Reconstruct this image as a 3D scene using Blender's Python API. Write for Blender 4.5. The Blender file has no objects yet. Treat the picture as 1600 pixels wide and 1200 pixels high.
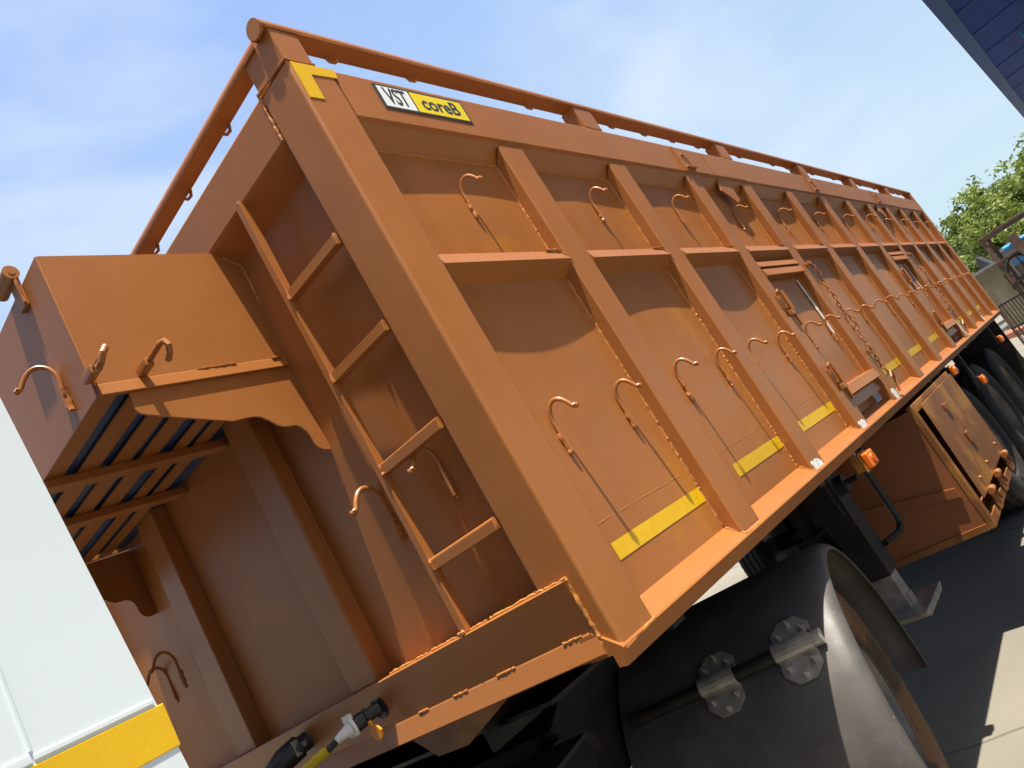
import bpy, bmesh, math, random
from mathutils import Vector, Matrix
random.seed(7)
SC = bpy.context.scene
COL = SC.collection
R = math.radians
ZG = -1.25                      # ground level; z = 0 is the bottom of the trailer body

# ---------------------------------------------------------------- camera
cam_d = bpy.data.cameras.new("camera")
cam = bpy.data.objects.new("camera", cam_d)
COL.objects.link(cam)
SC.camera = cam
cam_d.sensor_width = 36.0
cam_d.lens = 26.82
cam_d.clip_start = 0.02
cam_d.clip_end = 2000
_r0 = Vector((0.591, -0.636, -0.497)); _r1 = Vector((-0.152, 0.517, -0.843)); _r2 = Vector((0.792, 0.573, 0.209))
_r2.normalize(); _r0 = (_r0 - _r2 * _r0.dot(_r2)).normalized(); _r1 = _r2.cross(_r0)
cam.matrix_world = Matrix(((_r0.x, -_r1.x, -_r2.x, -1.255), (_r0.y, -_r1.y, -_r2.y, -0.998), (_r0.z, -_r1.z, -_r2.z, 0.237), (0, 0, 0, 1)))

# ---------------------------------------------------------------- sun, sky, exposure
SUN = Vector((0.102, 0.228, -1.0)).normalized()        # direction the light travels
sd = bpy.data.lights.new("sun", 'SUN'); sd.energy = 5.0; sd.angle = R(0.53); sd.color = (1.0, 0.93, 0.80)
so = bpy.data.objects.new("sun", sd); COL.objects.link(so)
so.rotation_euler = SUN.to_track_quat('-Z', 'Y').to_euler()
so.location = (-4, -5, 20)
W = bpy.data.worlds.new("World"); SC.world = W; W.use_nodes = True
nt = W.node_tree; nt.nodes.clear()
sky = nt.nodes.new('ShaderNodeTexSky'); sky.sky_type = 'NISHITA'; sky.sun_disc = False
sky.sun_elevation = math.asin(-SUN.z); sky.sun_rotation = math.atan2(-SUN.x, -SUN.y)
sky.air_density = 1.0; sky.dust_density = 3.5; sky.ozone_density = 1.4
L = nt.links.new
def wn(t, **k):
    q = nt.nodes.new(t)
    for a, b in k.items(): setattr(q, a, b)
    return q
tc = wn('ShaderNodeTexCoord')
mp = wn('ShaderNodeMapping'); mp.inputs['Scale'].default_value = (1.0, 1.9, 3.2); mp.inputs['Rotation'].default_value = (0.3, 0.2, 0.9)
nz = wn('ShaderNodeTexNoise'); nz.inputs['Scale'].default_value = 1.5; nz.inputs['Detail'].default_value = 6; nz.inputs['Roughness'].default_value = 0.5; nz.inputs['Distortion'].default_value = 0.4
L(tc.outputs['Generated'], mp.inputs['Vector']); L(mp.outputs['Vector'], nz.inputs['Vector'])
# thin bright haze and high cloud over the half of the sky beyond the trailer
dt = wn('ShaderNodeVectorMath', operation='DOT_PRODUCT'); dt.inputs[1].default_value = (0.80, 0.58, -0.10)
L(tc.outputs['Generated'], dt.inputs[0])
hz = wn('ShaderNodeMapRange', interpolation_type='SMOOTHSTEP'); hz.inputs['From Min'].default_value = -0.10; hz.inputs['From Max'].default_value = 0.50; hz.inputs['To Max'].default_value = 0.88
L(dt.outputs['Value'], hz.inputs['Value'])
sp = wn('ShaderNodeSeparateXYZ'); L(tc.outputs['Generated'], sp.inputs['Vector'])
gr = wn('ShaderNodeMapRange'); gr.inputs['From Min'].default_value = 0.05; gr.inputs['From Max'].default_value = 0.72; L(sp.outputs['Z'], gr.inputs['Value'])
hc = wn('ShaderNodeMix', data_type='RGBA'); hc.inputs['A'].default_value = (5.0, 6.4, 7.0, 1); hc.inputs['B'].default_value = (2.7, 4.1, 7.4, 1); L(gr.outputs['Result'], hc.inputs['Factor'])
cl = wn('ShaderNodeMapRange', interpolation_type='SMOOTHSTEP'); cl.inputs['From Min'].default_value = 0.42; cl.inputs['From Max'].default_value = 0.70; cl.inputs['To Max'].default_value = 0.62; L(nz.outputs['Fac'], cl.inputs['Value'])
hw = wn('ShaderNodeMix', data_type='RGBA'); hw.inputs['B'].default_value = (6.2, 7.0, 7.8, 1); L(cl.outputs['Result'], hw.inputs['Factor']); L(hc.outputs['Result'], hw.inputs['A'])
mx = wn('ShaderNodeMix', data_type='RGBA'); L(hz.outputs['Result'], mx.inputs['Factor']); L(sky.outputs['Color'], mx.inputs['A']); L(hw.outputs['Result'], mx.inputs['B'])
bg = wn('ShaderNodeBackground'); bg.inputs['Strength'].default_value = 0.072
ow = wn('ShaderNodeOutputWorld')
L(mx.outputs['Result'], bg.inputs['Color']); L(bg.outputs['Background'], ow.inputs['Surface'])
vs = SC.view_settings
vs.view_transform = 'Standard'; vs.look = 'None'; vs.gamma = 1.0; vs.exposure = 0.98; vs.use_curve_mapping = False

# ---------------------------------------------------------------- materials
def mat(name, col, rough=0.5, metal=0.0, var=0.10, vscale=3.0, bump=0.0, bscale=60.0, col2=None, spots=None, spec=0.5, rvar=0.08, coat=0.0, streak=None):
    m = bpy.data.materials.new(name); m.use_nodes = True
    n = m.node_tree; b = n.nodes['Principled BSDF']
    b.inputs['Metallic'].default_value = metal; b.inputs['Specular IOR Level'].default_value = spec
    if coat: b.inputs['Coat Weight'].default_value = coat; b.inputs['Coat Roughness'].default_value = 0.15
    t = n.nodes.new('ShaderNodeTexCoord')
    a = n.nodes.new('ShaderNodeTexNoise'); a.inputs['Scale'].default_value = vscale; a.inputs['Detail'].default_value = 6; a.inputs['Roughness'].default_value = 0.6
    n.links.new(t.outputs['Object'], a.inputs['Vector'])
    r = n.nodes.new('ShaderNodeValToRGB')
    c2 = col2 if col2 else tuple(min(1, c * (1 + var)) for c in col)
    c1 = col if col2 else tuple(c * (1 - var) for c in col)
    r.color_ramp.elements[0].position = 0.35; r.color_ramp.elements[1].position = 0.68
    r.color_ramp.elements[0].color = (*c1, 1); r.color_ramp.elements[1].color = (*c2, 1)
    n.links.new(a.outputs['Fac'], r.inputs['Fac'])
    out = r.outputs['Color']
    def over(fac_socket, colr, prev):
        mm = n.nodes.new('ShaderNodeMix'); mm.data_type = 'RGBA'
        n.links.new(fac_socket, mm.inputs['Factor']); n.links.new(prev, mm.inputs['A']); mm.inputs['B'].default_value = (*colr, 1)
        return mm.outputs['Result']
    if spots:                                   # (scale, threshold, colour, amount)
        for sc_, th, cc, am in spots:
            q = n.nodes.new('ShaderNodeTexNoise'); q.inputs['Scale'].default_value = sc_; q.inputs['Detail'].default_value = 8; q.inputs['Roughness'].default_value = 0.65
            n.links.new(t.outputs['Object'], q.inputs['Vector'])
            rr = n.nodes.new('ShaderNodeValToRGB'); rr.color_ramp.elements[0].position = th; rr.color_ramp.elements[1].position = min(1, th + 0.09)
            rr.color_ramp.elements[0].color = (0, 0, 0, 1); rr.color_ramp.elements[1].color = (am, am, am, 1)
            n.links.new(q.outputs['Fac'], rr.inputs['Fac'])
            out = over(rr.outputs['Color'], cc, out)
    if streak:                                  # dust streaks: (mapping scale xyz, threshold, colour, amount)
        ms, th, cc, am = streak
        mpn = n.nodes.new('ShaderNodeMapping'); mpn.inputs['Scale'].default_value = ms
        n.links.new(t.outputs['Object'], mpn.inputs['Vector'])
        q = n.nodes.new('ShaderNodeTexNoise'); q.inputs['Scale'].default_value = 1.0; q.inputs['Detail'].default_value = 5
        n.links.new(mpn.outputs['Vector'], q.inputs['Vector'])
        rr = n.nodes.new('ShaderNodeValToRGB'); rr.color_ramp.elements[0].position = th; rr.color_ramp.elements[1].position = min(1, th + 0.2)
        rr.color_ramp.elements[0].color = (0, 0, 0, 1); rr.color_ramp.elements[1].color = (am, am, am, 1)
        n.links.new(q.outputs['Fac'], rr.inputs['Fac'])
        out = over(rr.outputs['Color'], cc, out)
    n.links.new(out, b.inputs['Base Color'])
    rn = n.nodes.new('ShaderNodeTexNoise'); rn.inputs['Scale'].default_value = vscale * 4; rn.inputs['Detail'].default_value = 5
    n.links.new(t.outputs['Object'], rn.inputs['Vector'])
    mr = n.nodes.new('ShaderNodeMapRange'); mr.inputs['To Min'].default_value = max(0.02, rough - rvar); mr.inputs['To Max'].default_value = min(1, rough + rvar)
    n.links.new(rn.outputs['Fac'], mr.inputs['Value']); n.links.new(mr.outputs['Result'], b.inputs['Roughness'])
    if bump:
        bn = n.nodes.new('ShaderNodeTexNoise'); bn.inputs['Scale'].default_value = bscale; bn.inputs['Detail'].default_value = 4
        n.links.new(t.outputs['Object'], bn.inputs['Vector'])
        bp = n.nodes.new('ShaderNodeBump'); bp.inputs['Strength'].default_value = 1.0; bp.inputs['Distance'].default_value = bump
        n.links.new(bn.outputs['Fac'], bp.inputs['Height']); n.links.new(bp.outputs['Normal'], b.inputs['Normal'])
    return m

BROWN = (0.352, 0.130, 0.034)
M = {}
M['brown'] = mat('brown_paint', BROWN, 0.38, var=0.07, vscale=2.2, bump=0.00018, bscale=70, spots=[(7, 0.66, (0.44, 0.18, 0.045), 0.45), (85, 0.735, (0.24, 0.15, 0.10), 0.55)], rvar=0.09, spec=0.42)
M['sheet'] = mat('brown_sheet_paint', BROWN, 0.36, var=0.10, vscale=1.7, bump=0.0011, bscale=5.0, spots=[(2.6, 0.57, (0.44, 0.175, 0.018), 0.6)], rvar=0.13, streak=((9, 9, 0.9), 0.55, (0.29, 0.10, 0.02), 0.40), spec=0.30)
M['weld'] = mat('painted_weld', (0.45, 0.18, 0.045), 0.42, var=0.12, vscale=40, bump=0.0012, bscale=160)
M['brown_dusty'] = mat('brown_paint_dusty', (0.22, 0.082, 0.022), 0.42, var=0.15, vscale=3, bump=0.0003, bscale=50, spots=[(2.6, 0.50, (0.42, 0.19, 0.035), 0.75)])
M['yellow'] = mat('yellow_reflective_tape', (0.72, 0.43, 0.004), 0.38, var=0.06, vscale=25, spots=[(75, 0.665, (0.30, 0.15, 0.02), 0.85), (5, 0.62, (0.55, 0.30, 0.01), 0.4)])
M['white'] = mat('white_cab_paint', (0.68, 0.76, 0.80), 0.22, var=0.02, vscale=2, coat=0.6, spots=[(60, 0.76, (0.5, 0.48, 0.44), 0.4)])
M['primer'] = mat('bare_grey_primer', (0.80, 0.80, 0.78), 0.5, var=0.12, vscale=30, bump=0.0005, bscale=120)
M['chalk'] = mat('white_chalk_streak', (0.80, 0.77, 0.72), 0.6, var=0.25, vscale=20)
M['black'] = mat('black_steel', (0.016, 0.014, 0.013), 0.5, var=0.35, vscale=6, bump=0.0004, bscale=60, spots=[(9, 0.60, (0.06, 0.045, 0.035), 0.6)])
M['plastic'] = mat('black_fender_plastic', (0.075, 0.069, 0.064), 0.52, var=0.15, vscale=5, bump=0.0003, bscale=90, spots=[(6, 0.50, (0.12, 0.11, 0.10), 0.4), (70, 0.66, (0.42, 0.40, 0.38), 0.8)], rvar=0.12, streak=((5, 5, 18), 0.55, (0.10, 0.095, 0.09), 0.4))
M['rubber'] = mat('tyre_rubber', (0.020, 0.018, 0.017), 0.75, var=0.3, vscale=9, bump=0.0006, bscale=70, spots=[(5, 0.56, (0.085, 0.06, 0.04), 0.6)])
M['mud'] = mat('muddy_tyre_sidewall', (0.055, 0.035, 0.02), 0.8, var=0.3, vscale=7, bump=0.0008, bscale=50, spots=[(4, 0.45, (0.22, 0.105, 0.04), 0.8)])
M['steel'] = mat('dull_galvanised_steel', (0.46, 0.43, 0.38), 0.42, metal=0.6, var=0.25, vscale=16, bump=0.0003, bscale=90, spots=[(11, 0.60, (0.24, 0.17, 0.11), 0.35)])
M['rim'] = mat('dirty_grey_rim', (0.16, 0.145, 0.125), 0.5, metal=0.3, var=0.3, vscale=10)
M['orange'] = mat('orange_marker_lens', (0.80, 0.16, 0.01), 0.15, var=0.06, vscale=20, coat=0.5)
M['cable_yellow'] = mat('yellow_cable_sheath', (0.62, 0.45, 0.02), 0.42, var=0.08, vscale=30)
M['tag_orange'] = mat('orange_plastic_tag', (0.72, 0.27, 0.015), 0.45, var=0.1, vscale=40)
M['rubber_cable'] = mat('black_rubber_plug', (0.022, 0.022, 0.026), 0.45, var=0.2, vscale=30)
M['ink'] = mat('dark_grey_print', (0.035, 0.042, 0.05), 0.45, var=0.05)
M['ink_brown'] = mat('brown_print', (0.50, 0.27, 0.006), 0.5, var=0.1)
M['st_white'] = mat('sticker_white', (0.80, 0.82, 0.82), 0.35, var=0.02)
M['st_yellow'] = mat('sticker_yellow', (0.80, 0.62, 0.01), 0.35, var=0.03)
M['tarp'] = mat('navy_tarpaulin', (0.025, 0.055, 0.15), 0.5, var=0.25, vscale=6, bump=0.004, bscale=9)
M['navy'] = mat('navy_roof_sheet', (0.014, 0.06, 0.32), 0.5, var=0.18, vscale=2, bump=0.0006, bscale=14, spots=[(3, 0.6, (0.035, 0.075, 0.22), 0.5)], spec=0.1)
M['navy_trim'] = mat('grey_blue_gutter', (0.035, 0.11, 0.33), 0.5, var=0.12, vscale=3)
M['sky_blue'] = mat('bright_blue_paint', (0.02, 0.27, 0.62), 0.4, var=0.08)
M['rust'] = mat('weathered_rusty_steel', (0.13, 0.075, 0.05), 0.75, var=0.35, vscale=8, bump=0.001, bscale=40, spots=[(6, 0.55, (0.22, 0.15, 0.10), 0.6)])
M['grey_metal'] = mat('grey_sheet_metal', (0.25, 0.25, 0.27), 0.5, metal=0.3, var=0.2, vscale=4)
M['plaster'] = mat('beige_plaster_wall', (0.30, 0.24, 0.15), 0.85, var=0.18, vscale=2.5, bump=0.003, bscale=18, spots=[(1.6, 0.58, (0.42, 0.36, 0.26), 0.6)])
M['pale_block'] = mat('pale_concrete_block', (0.42, 0.41, 0.37), 0.8, var=0.15, vscale=5, bump=0.002, bscale=30)
M['dark_roof'] = mat('dark_roof_sheet', (0.035, 0.038, 0.045), 0.6, var=0.2)
M['terracotta'] = mat('faded_red_sheet', (0.36, 0.13, 0.07), 0.6, var=0.2, vscale=5)
M['bark'] = mat('bark', (0.10, 0.07, 0.045), 0.9, var=0.3, vscale=12, bump=0.01, bscale=20)
M['glass'] = mat('dark_cab_glass', (0.02, 0.03, 0.035), 0.06, var=0.05)
M['lens_clear'] = mat('headlamp_lens', (0.7, 0.72, 0.72), 0.08, var=0.03)
M['teal'] = mat('faded_green_drum', (0.06, 0.17, 0.12), 0.5, var=0.2)

M['brown_shade'] = mat('brown_paint_shaded', (0.26, 0.085, 0.028), 0.55, var=0.12, vscale=3)  # trailer brown darkened to carry the shade under the body
def leaf_mat(name, c1, c2):
    m = bpy.data.materials.new(name); m.use_nodes = True
    n = m.node_tree; b = n.nodes['Principled BSDF']; b.inputs['Roughness'].default_value = 0.5
    t = n.nodes.new('ShaderNodeTexCoord'); a = n.nodes.new('ShaderNodeTexNoise'); a.inputs['Scale'].default_value = 1.3; a.inputs['Detail'].default_value = 6
    n.links.new(t.outputs['Object'], a.inputs['Vector'])
    r = n.nodes.new('ShaderNodeValToRGB'); r.color_ramp.elements[0].position = 0.35; r.color_ramp.elements[1].position = 0.65
    r.color_ramp.elements[0].color = (*c1, 1); r.color_ramp.elements[1].color = (*c2, 1)
    n.links.new(a.outputs['Fac'], r.inputs['Fac']); n.links.new(r.outputs['Color'], b.inputs['Base Color'])
    tr = n.nodes.new('ShaderNodeBsdfTranslucent'); n.links.new(r.outputs['Color'], tr.inputs['Color'])
    ms = n.nodes.new('ShaderNodeMixShader'); ms.inputs['Fac'].default_value = 0.35
    o = n.nodes['Material Output']
    n.links.new(b.outputs['BSDF'], ms.inputs[1]); n.links.new(tr.outputs['BSDF'], ms.inputs[2]); n.links.new(ms.outputs['Shader'], o.inputs['Surface'])
    return m
M['leaf'] = leaf_mat('olive_green_leaves', (0.085, 0.135, 0.022), (0.24, 0.30, 0.06))
M['leaf2'] = leaf_mat('dark_green_leaves', (0.05, 0.09, 0.02), (0.12, 0.17, 0.04))

def honeycomb():
    m = mat('yellow_prismatic_tape', (0.78, 0.47, 0.004), 0.3, var=0.05, vscale=8)
    n = m.node_tree; b = n.nodes['Principled BSDF']; prev = b.inputs['Base Color'].links[0].from_socket
    t = n.nodes.new('ShaderNodeTexCoord'); v = n.nodes.new('ShaderNodeTexVoronoi'); v.feature = 'DISTANCE_TO_EDGE'; v.inputs['Scale'].default_value = 520; v.inputs['Randomness'].default_value = 0.12
    n.links.new(t.outputs['Object'], v.inputs['Vector'])
    r = n.nodes.new('ShaderNodeMapRange'); r.inputs['From Min'].default_value = 0.03; r.inputs['From Max'].default_value = 0.10; r.inputs['To Min'].default_value = 0.22; r.inputs['To Max'].default_value = 0.0
    n.links.new(v.outputs['Distance'], r.inputs['Value'])
    x = n.nodes.new('ShaderNodeMix'); x.data_type = 'RGBA'; x.inputs['B'].default_value = (0.42, 0.25, 0.01, 1)
    n.links.new(r.outputs['Result'], x.inputs['Factor']); n.links.new(prev, x.inputs['A']); n.links.new(x.outputs['Result'], b.inputs['Base Color'])
    return m
M['prism_tape'] = honeycomb()

def concrete():
    m = mat('yard_concrete', (0.190, 0.176, 0.142), 0.85, var=0.12, vscale=0.8, bump=0.002, bscale=40, spots=[(1.3, 0.6, (0.17, 0.155, 0.122), 0.6), (0.55, 0.63, (0.12, 0.11, 0.09), 0.55), (120, 0.66, (0.15, 0.135, 0.11), 0.6), (14, 0.66, (0.14, 0.13, 0.11), 0.5), (3.5, 0.64, (0.27, 0.255, 0.215), 0.5)])
    n = m.node_tree; b = n.nodes['Principled BSDF']; prev = b.inputs['Base Color'].links[0].from_socket
    t = n.nodes.new('ShaderNodeTexCoord')
    wn = n.nodes.new('ShaderNodeTexNoise'); wn.inputs['Scale'].default_value = 0.9; wn.inputs['Detail'].default_value = 6
    n.links.new(t.outputs['Object'], wn.inputs['Vector'])
    ad = n.nodes.new('ShaderNodeMix'); ad.data_type = 'VECTOR'; ad.inputs['Factor'].default_value = 0.22
    n.links.new(t.outputs['Object'], ad.inputs['A']); n.links.new(wn.outputs['Color'], ad.inputs['B'])
    v = n.nodes.new('ShaderNodeTexVoronoi'); v.feature = 'DISTANCE_TO_EDGE'; v.inputs['Scale'].default_value = 0.55
    n.links.new(ad.outputs['Result'], v.inputs['Vector'])
    r = n.nodes.new('ShaderNodeMapRange'); r.inputs['From Min'].default_value = 0.0; r.inputs['From Max'].default_value = 0.006; r.inputs['To Min'].default_value = 0.8; r.inputs['To Max'].default_value = 0.0
    n.links.new(v.outputs['Distance'], r.inputs['Value'])
    x = n.nodes.new('ShaderNodeMix'); x.data_type = 'RGBA'; x.inputs['B'].default_value = (0.06, 0.055, 0.045, 1)
    n.links.new(r.outputs['Result'], x.inputs['Factor']); n.links.new(prev, x.inputs['A']); n.links.new(x.outputs['Result'], b.inputs['Base Color'])
    return m
M['concrete'] = concrete()

# ---------------------------------------------------------------- mesh helpers
class MB:
    def __init__(s): s.bm = bmesh.new()
    def box(s, x0, x1, y0, y1, z0, z1, bev=0.0, seg=2):
        vs_ = [s.bm.verts.new((x, y, z)) for x in (x0, x1) for y in (y0, y1) for z in (z0, z1)]
        return s._hexa(vs_, bev, seg)
    def _hexa(s, v, bev=0.0, seg=2):
        fs = [(0, 1, 3, 2), (4, 6, 7, 5), (0, 4, 5, 1), (2, 3, 7, 6), (0, 2, 6, 4), (1, 5, 7, 3)]
        faces = [s.bm.faces.new([v[i] for i in f]) for f in fs]
        if bev > 0:
            es = {e for f in faces for e in f.edges}
            bmesh.ops.bevel(s.bm, geom=list(es), offset=bev, segments=seg, affect='EDGES', profile=0.5)
        return s
    def prism(s, pts, axis, a, b, bev=0.0):
        """polygon pts (two coordinates) extruded along axis from a to b"""
        def P(u, v, w): return {0: (w, u, v), 1: (u, w, v), 2: (u, v, w)}[axis]
        A = [s.bm.verts.new(P(u, v, a)) for u, v in pts]; B = [s.bm.verts.new(P(u, v, b)) for u, v in pts]
        n = len(pts); fs = [s.bm.faces.new(A), s.bm.faces.new(B[::-1])]
        for i in range(n): fs.append(s.bm.faces.new([A[i], B[i], B[(i + 1) % n], A[(i + 1) % n]]))
        if bev > 0:
            es = {e for f in fs for e in f.edges}
            bmesh.ops.bevel(s.bm, geom=list(es), offset=bev, segments=2, affect='EDGES')
        return s
    def tube(s, pts, r, seg=10, cap=True, jit=0.0):
        pts = [Vector(p) for p in pts]; n = len(pts)
        rs = r if isinstance(r, (list, tuple)) else [r] * n
        rings = []; ref = None
        for i, p in enumerate(pts):
            d = (pts[min(i + 1, n - 1)] - pts[max(i - 1, 0)]).normalized()
            if ref is None:
                ref = Vector((0, 0, 1)) if abs(d.z) < 0.9 else Vector((1, 0, 0))
            u = (ref - d * ref.dot(d)).normalized(); ref = u; w = d.cross(u)
            ring = []
            for k in range(seg):
                a = 2 * math.pi * k / seg; rr = rs[i] * (1 + random.uniform(-jit, jit))
                ring.append(s.bm.verts.new(p + u * math.cos(a) * rr + w * math.sin(a) * rr))
            rings.append(ring)
        for i in range(n - 1):
            for k in range(seg):
                s.bm.faces.new([rings[i][k], rings[i][(k + 1) % seg], rings[i + 1][(k + 1) % seg], rings[i + 1][k]])
        if cap: s.bm.faces.new(rings[0][::-1]); s.bm.faces.new(rings[-1])
        return s
    def bead(s, a, b, r=0.005, step=0.012):
        a = Vector(a); b = Vector(b); n = max(3, int((b - a).length / step))
        pts = []; rs = []
        for i in range(n + 1):
            t = i / n
            pts.append(a.lerp(b, t) + Vector([random.uniform(-1, 1) * r * 0.22 for _ in range(3)]))
            rs.append(r * random.uniform(0.55, 1.25))
        return s.tube(pts, rs, seg=6)
    def lathe(s, prof, c, axis=1, seg=48):
        """profile (radius, offset along axis) turned round axis through c"""
        rings = []
        for r_, o in prof:
            ring = []
            for k in range(seg):
                a = 2 * math.pi * k / seg
                p = {1: (c[0] + r_ * math.cos(a), c[1] + o, c[2] + r_ * math.sin(a)), 0: (c[0] + o, c[1] + r_ * math.cos(a), c[2] + r_ * math.sin(a)), 2: (c[0] + r_ * math.cos(a), c[1] + r_ * math.sin(a), c[2] + o)}[axis]
                ring.append(s.bm.verts.new(p))
            rings.append(ring)
        for i in range(len(rings) - 1):
            for k in range(seg):
                s.bm.faces.new([rings[i][k], rings[i][(k + 1) % seg], rings[i + 1][(k + 1) % seg], rings[i + 1][k]])
        return s
    def cyl(s, a, b, r, seg=20): return s.tube([a, b], r, seg)
    def grid(s, fn, nu, nv):
        g = [[s.bm.verts.new(fn(i / nu, j / nv)) for j in range(nv + 1)] for i in range(nu + 1)]
        for i in range(nu):
            for j in range(nv): s.bm.faces.new([g[i][j], g[i + 1][j], g[i + 1][j + 1], g[i][j + 1]])
        return s
    def ball(s, c, r, u=10, v=7):
        bmesh.ops.create_uvsphere(s.bm, u_segments=u, v_segments=v, radius=r, matrix=Matrix.Translation(c)); return s
    def build(s, name, m, parent=None, smooth=30, kind=None, label=None):
        bmesh.ops.recalc_face_normals(s.bm, faces=s.bm.faces)
        me = bpy.data.meshes.new(name); s.bm.to_mesh(me); s.bm.free()
        me.materials.append(m)
        if smooth:
            for p in me.polygons: p.use_smooth = True
            me.set_sharp_from_angle(angle=R(smooth))
        o = bpy.data.objects.new(name, me); COL.objects.link(o)
        if smooth and smooth <= 30:
            wn_ = o.modifiers.new('weighted_normals', 'WEIGHTED_NORMAL'); wn_.keep_sharp = True; wn_.weight = 80
        if parent is not None: attach(o, parent)
        if kind: o['kind'] = kind
        if label: o['label'] = label
        return o
BASE = {}
def world_of(o):
    m = BASE.get(o.name)
    if m is not None: return m
    return Matrix.Identity(4)
def attach(o, parent):
    o.parent = parent
    if parent.name in LOCALFRAME: o.matrix_parent_inverse = Matrix.Identity(4)
    else: o.matrix_parent_inverse = world_of(parent).inverted()
LOCALFRAME = set()
def thing(name, label, cat, loc=(0, 0, 0), rz=0, group=None, local=False):
    o = bpy.data.objects.new(name, None); COL.objects.link(o)
    o.location = loc; o.rotation_euler = (0, 0, rz); o.empty_display_size = 0.2
    BASE[o.name] = Matrix.Translation(loc) @ Matrix.Rotation(rz, 4, 'Z')
    if local: LOCALFRAME.add(o.name)
    return tag(o, label, cat, group)
def tag(o, label, cat, group=None):
    o['label'] = label; o['category'] = cat
    if group: o['group'] = group
    return o

# ---------------------------------------------------------------- ground
g = MB(); g.grid(lambda u, v: (-300 + 600 * u, -300 + 600 * v, ZG), 4, 4)
go = g.build('ground', M['concrete'], smooth=0, kind='structure')

# ================================================================ TRAILER
LEN = 8.90; WID = 2.49
TR = thing('cargo_trailer', 'long brown-orange steel cargo trailer with ribbed sides, hooks and a ladder on its front wall', 'trailer', (4.45, WID / 2, ZG))
RIBX = [0.712, 1.415, 2.135, 2.87, 3.63, 4.38, 5.13, 5.87, 6.61, 7.35, 8.09]
RW = 0.135; SD = 0.05
BAYS = []
_p = 0.14
for rx in RIBX + [8.76]:
    BAYS.append((_p, rx)); _p = rx + RW

def part(mb, name, m, smooth=30, label=None, parent=None): return mb.build(name, m, parent if parent else TR, smooth=smooth, label=label)

# corner posts
p = MB(); p.box(0, 0.14, 0, 0.135, 0.0, 1.558, 0.011, 3)
p.bead((0.0, 0.137, 0.06), (0.0, 0.137, 0.18), 0.004)
part(p, 'corner_post', M['brown'])
wb = MB(); wb.bead((0.002, 0.137, 1.566), (0.0, 0.137, 1.425), 0.0045, 0.008); part(wb, 'weld_bead', M['weld'])
wb = MB(); wb.bead((0, 0, 1.56), (0, 0.137, 1.568), 0.004); part(wb, 'weld_bead', M['weld'])
wb = MB(); wb.bead((0, 0.0, 1.558), (0.09, 0.0, 1.558), 0.003); part(wb, 'weld_bead', M['weld'])
wb = MB(); wb.bead((-0.008, 0.04, 0.172), (-0.004, 0.04, 0.008), 0.0045, 0.007); part(wb, 'weld_bead', M['weld'])
wb = MB(); wb.bead((-0.011, 0.035, 0.173), (-0.006, 0.14, 0.174), 0.0045, 0.008); part(wb, 'weld_bead', M['weld'])
wb = MB(); wb.bead((0.0, 0.0, 0.0), (0.14, -0.002, 0.006), 0.004); part(wb, 'weld_bead', M['weld'])

p = MB(); p.box(8.765, LEN, 0, 0.135, 0.0, 1.556, 0.01, 3); part(p, 'corner_post', M['brown'])
p = MB(); p.box(0, 0.14, WID - 0.135, WID, 0.0, 1.558, 0.011, 3); part(p, 'corner_post', M['brown'])
p = MB(); p.box(8.765, LEN, WID - 0.135, WID, 0.0, 1.556, 0.01, 3); part(p, 'corner_post', M['brown'])

# side top rail (header)
p = MB(); p.prism([(0.006, 1.398), (0.0012, 1.404), (0.0012, 1.546), (0.004, 1.553), (0.012, 1.556), (0.10, 1.556), (0.10, 1.337), (0.052, 1.337), (0.014, 1.392)], 0, 0.1405, 8.7645)
part(p, 'top_side_rail', M['brown'], smooth=25)
# far side wall, rear wall, floor
p = MB(); p.box(0.14, 8.765, WID - 0.09, WID - 0.02, 0.0, 1.556); part(p, 'far_side_wall', M['sheet'])
p = MB(); p.box(8.80, 8.86, 0.135, WID - 0.135, 0.0, 1.5, 0.004)
for zz in (0.35, 0.75, 1.15): p.box(8.86, 8.90, 0.135, WID - 0.135, zz, zz + 0.09, 0.004)
part(p, 'tailgate', M['brown'])
p = MB(); p.box(0.10, 8.8, 0.06, WID - 0.09, 0.0, 0.035); part(p, 'floor', M['black'])

# ribs
for i, rx in enumerate(RIBX):
    b = MB(); bm = b.bm
    x0, x1 = rx, rx + RW; yf = 0.007; yb = 0.056
    co = [(x0, yf, 0.012), (x0, yf, 1.385), (x0, yb, 0.052), (x0, yb, 1.334), (x1, yf, 0.012), (x1, yf, 1.385), (x1, yb, 0.052), (x1, yb, 1.334)]
    b._hexa([bm.verts.new(c) for c in co], 0.007, 3)
    part(b, 'side_rib', M['brown'])
    w = MB(); w.bead((x0 - 0.001, SD, 0.06), (x0 - 0.001, SD, 0.90), 0.0040 if i < 4 else 0.004, 0.0068 if i < 4 else 0.025)
    w.bead((x0 - 0.001, SD, 1.0), (x0 - 0.001, SD, 1.33), 0.0036, 0.007 if i < 4 else 0.025)
    if i < 3:
        w.bead((x0, 0.045, 0.05), (x0 + 0.005, 0.004, 0.012), 0.004); w.bead((x0 + 0.01, 0.002, 0.010), (x1, 0.003, 0.008), 0.0035)
        w.bead((x0 - 0.012, 0.008, 0.97), (x0 + 0.006, 0.004, 0.945), 0.003)
    part(w, 'weld_bead', M['weld'])

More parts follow.
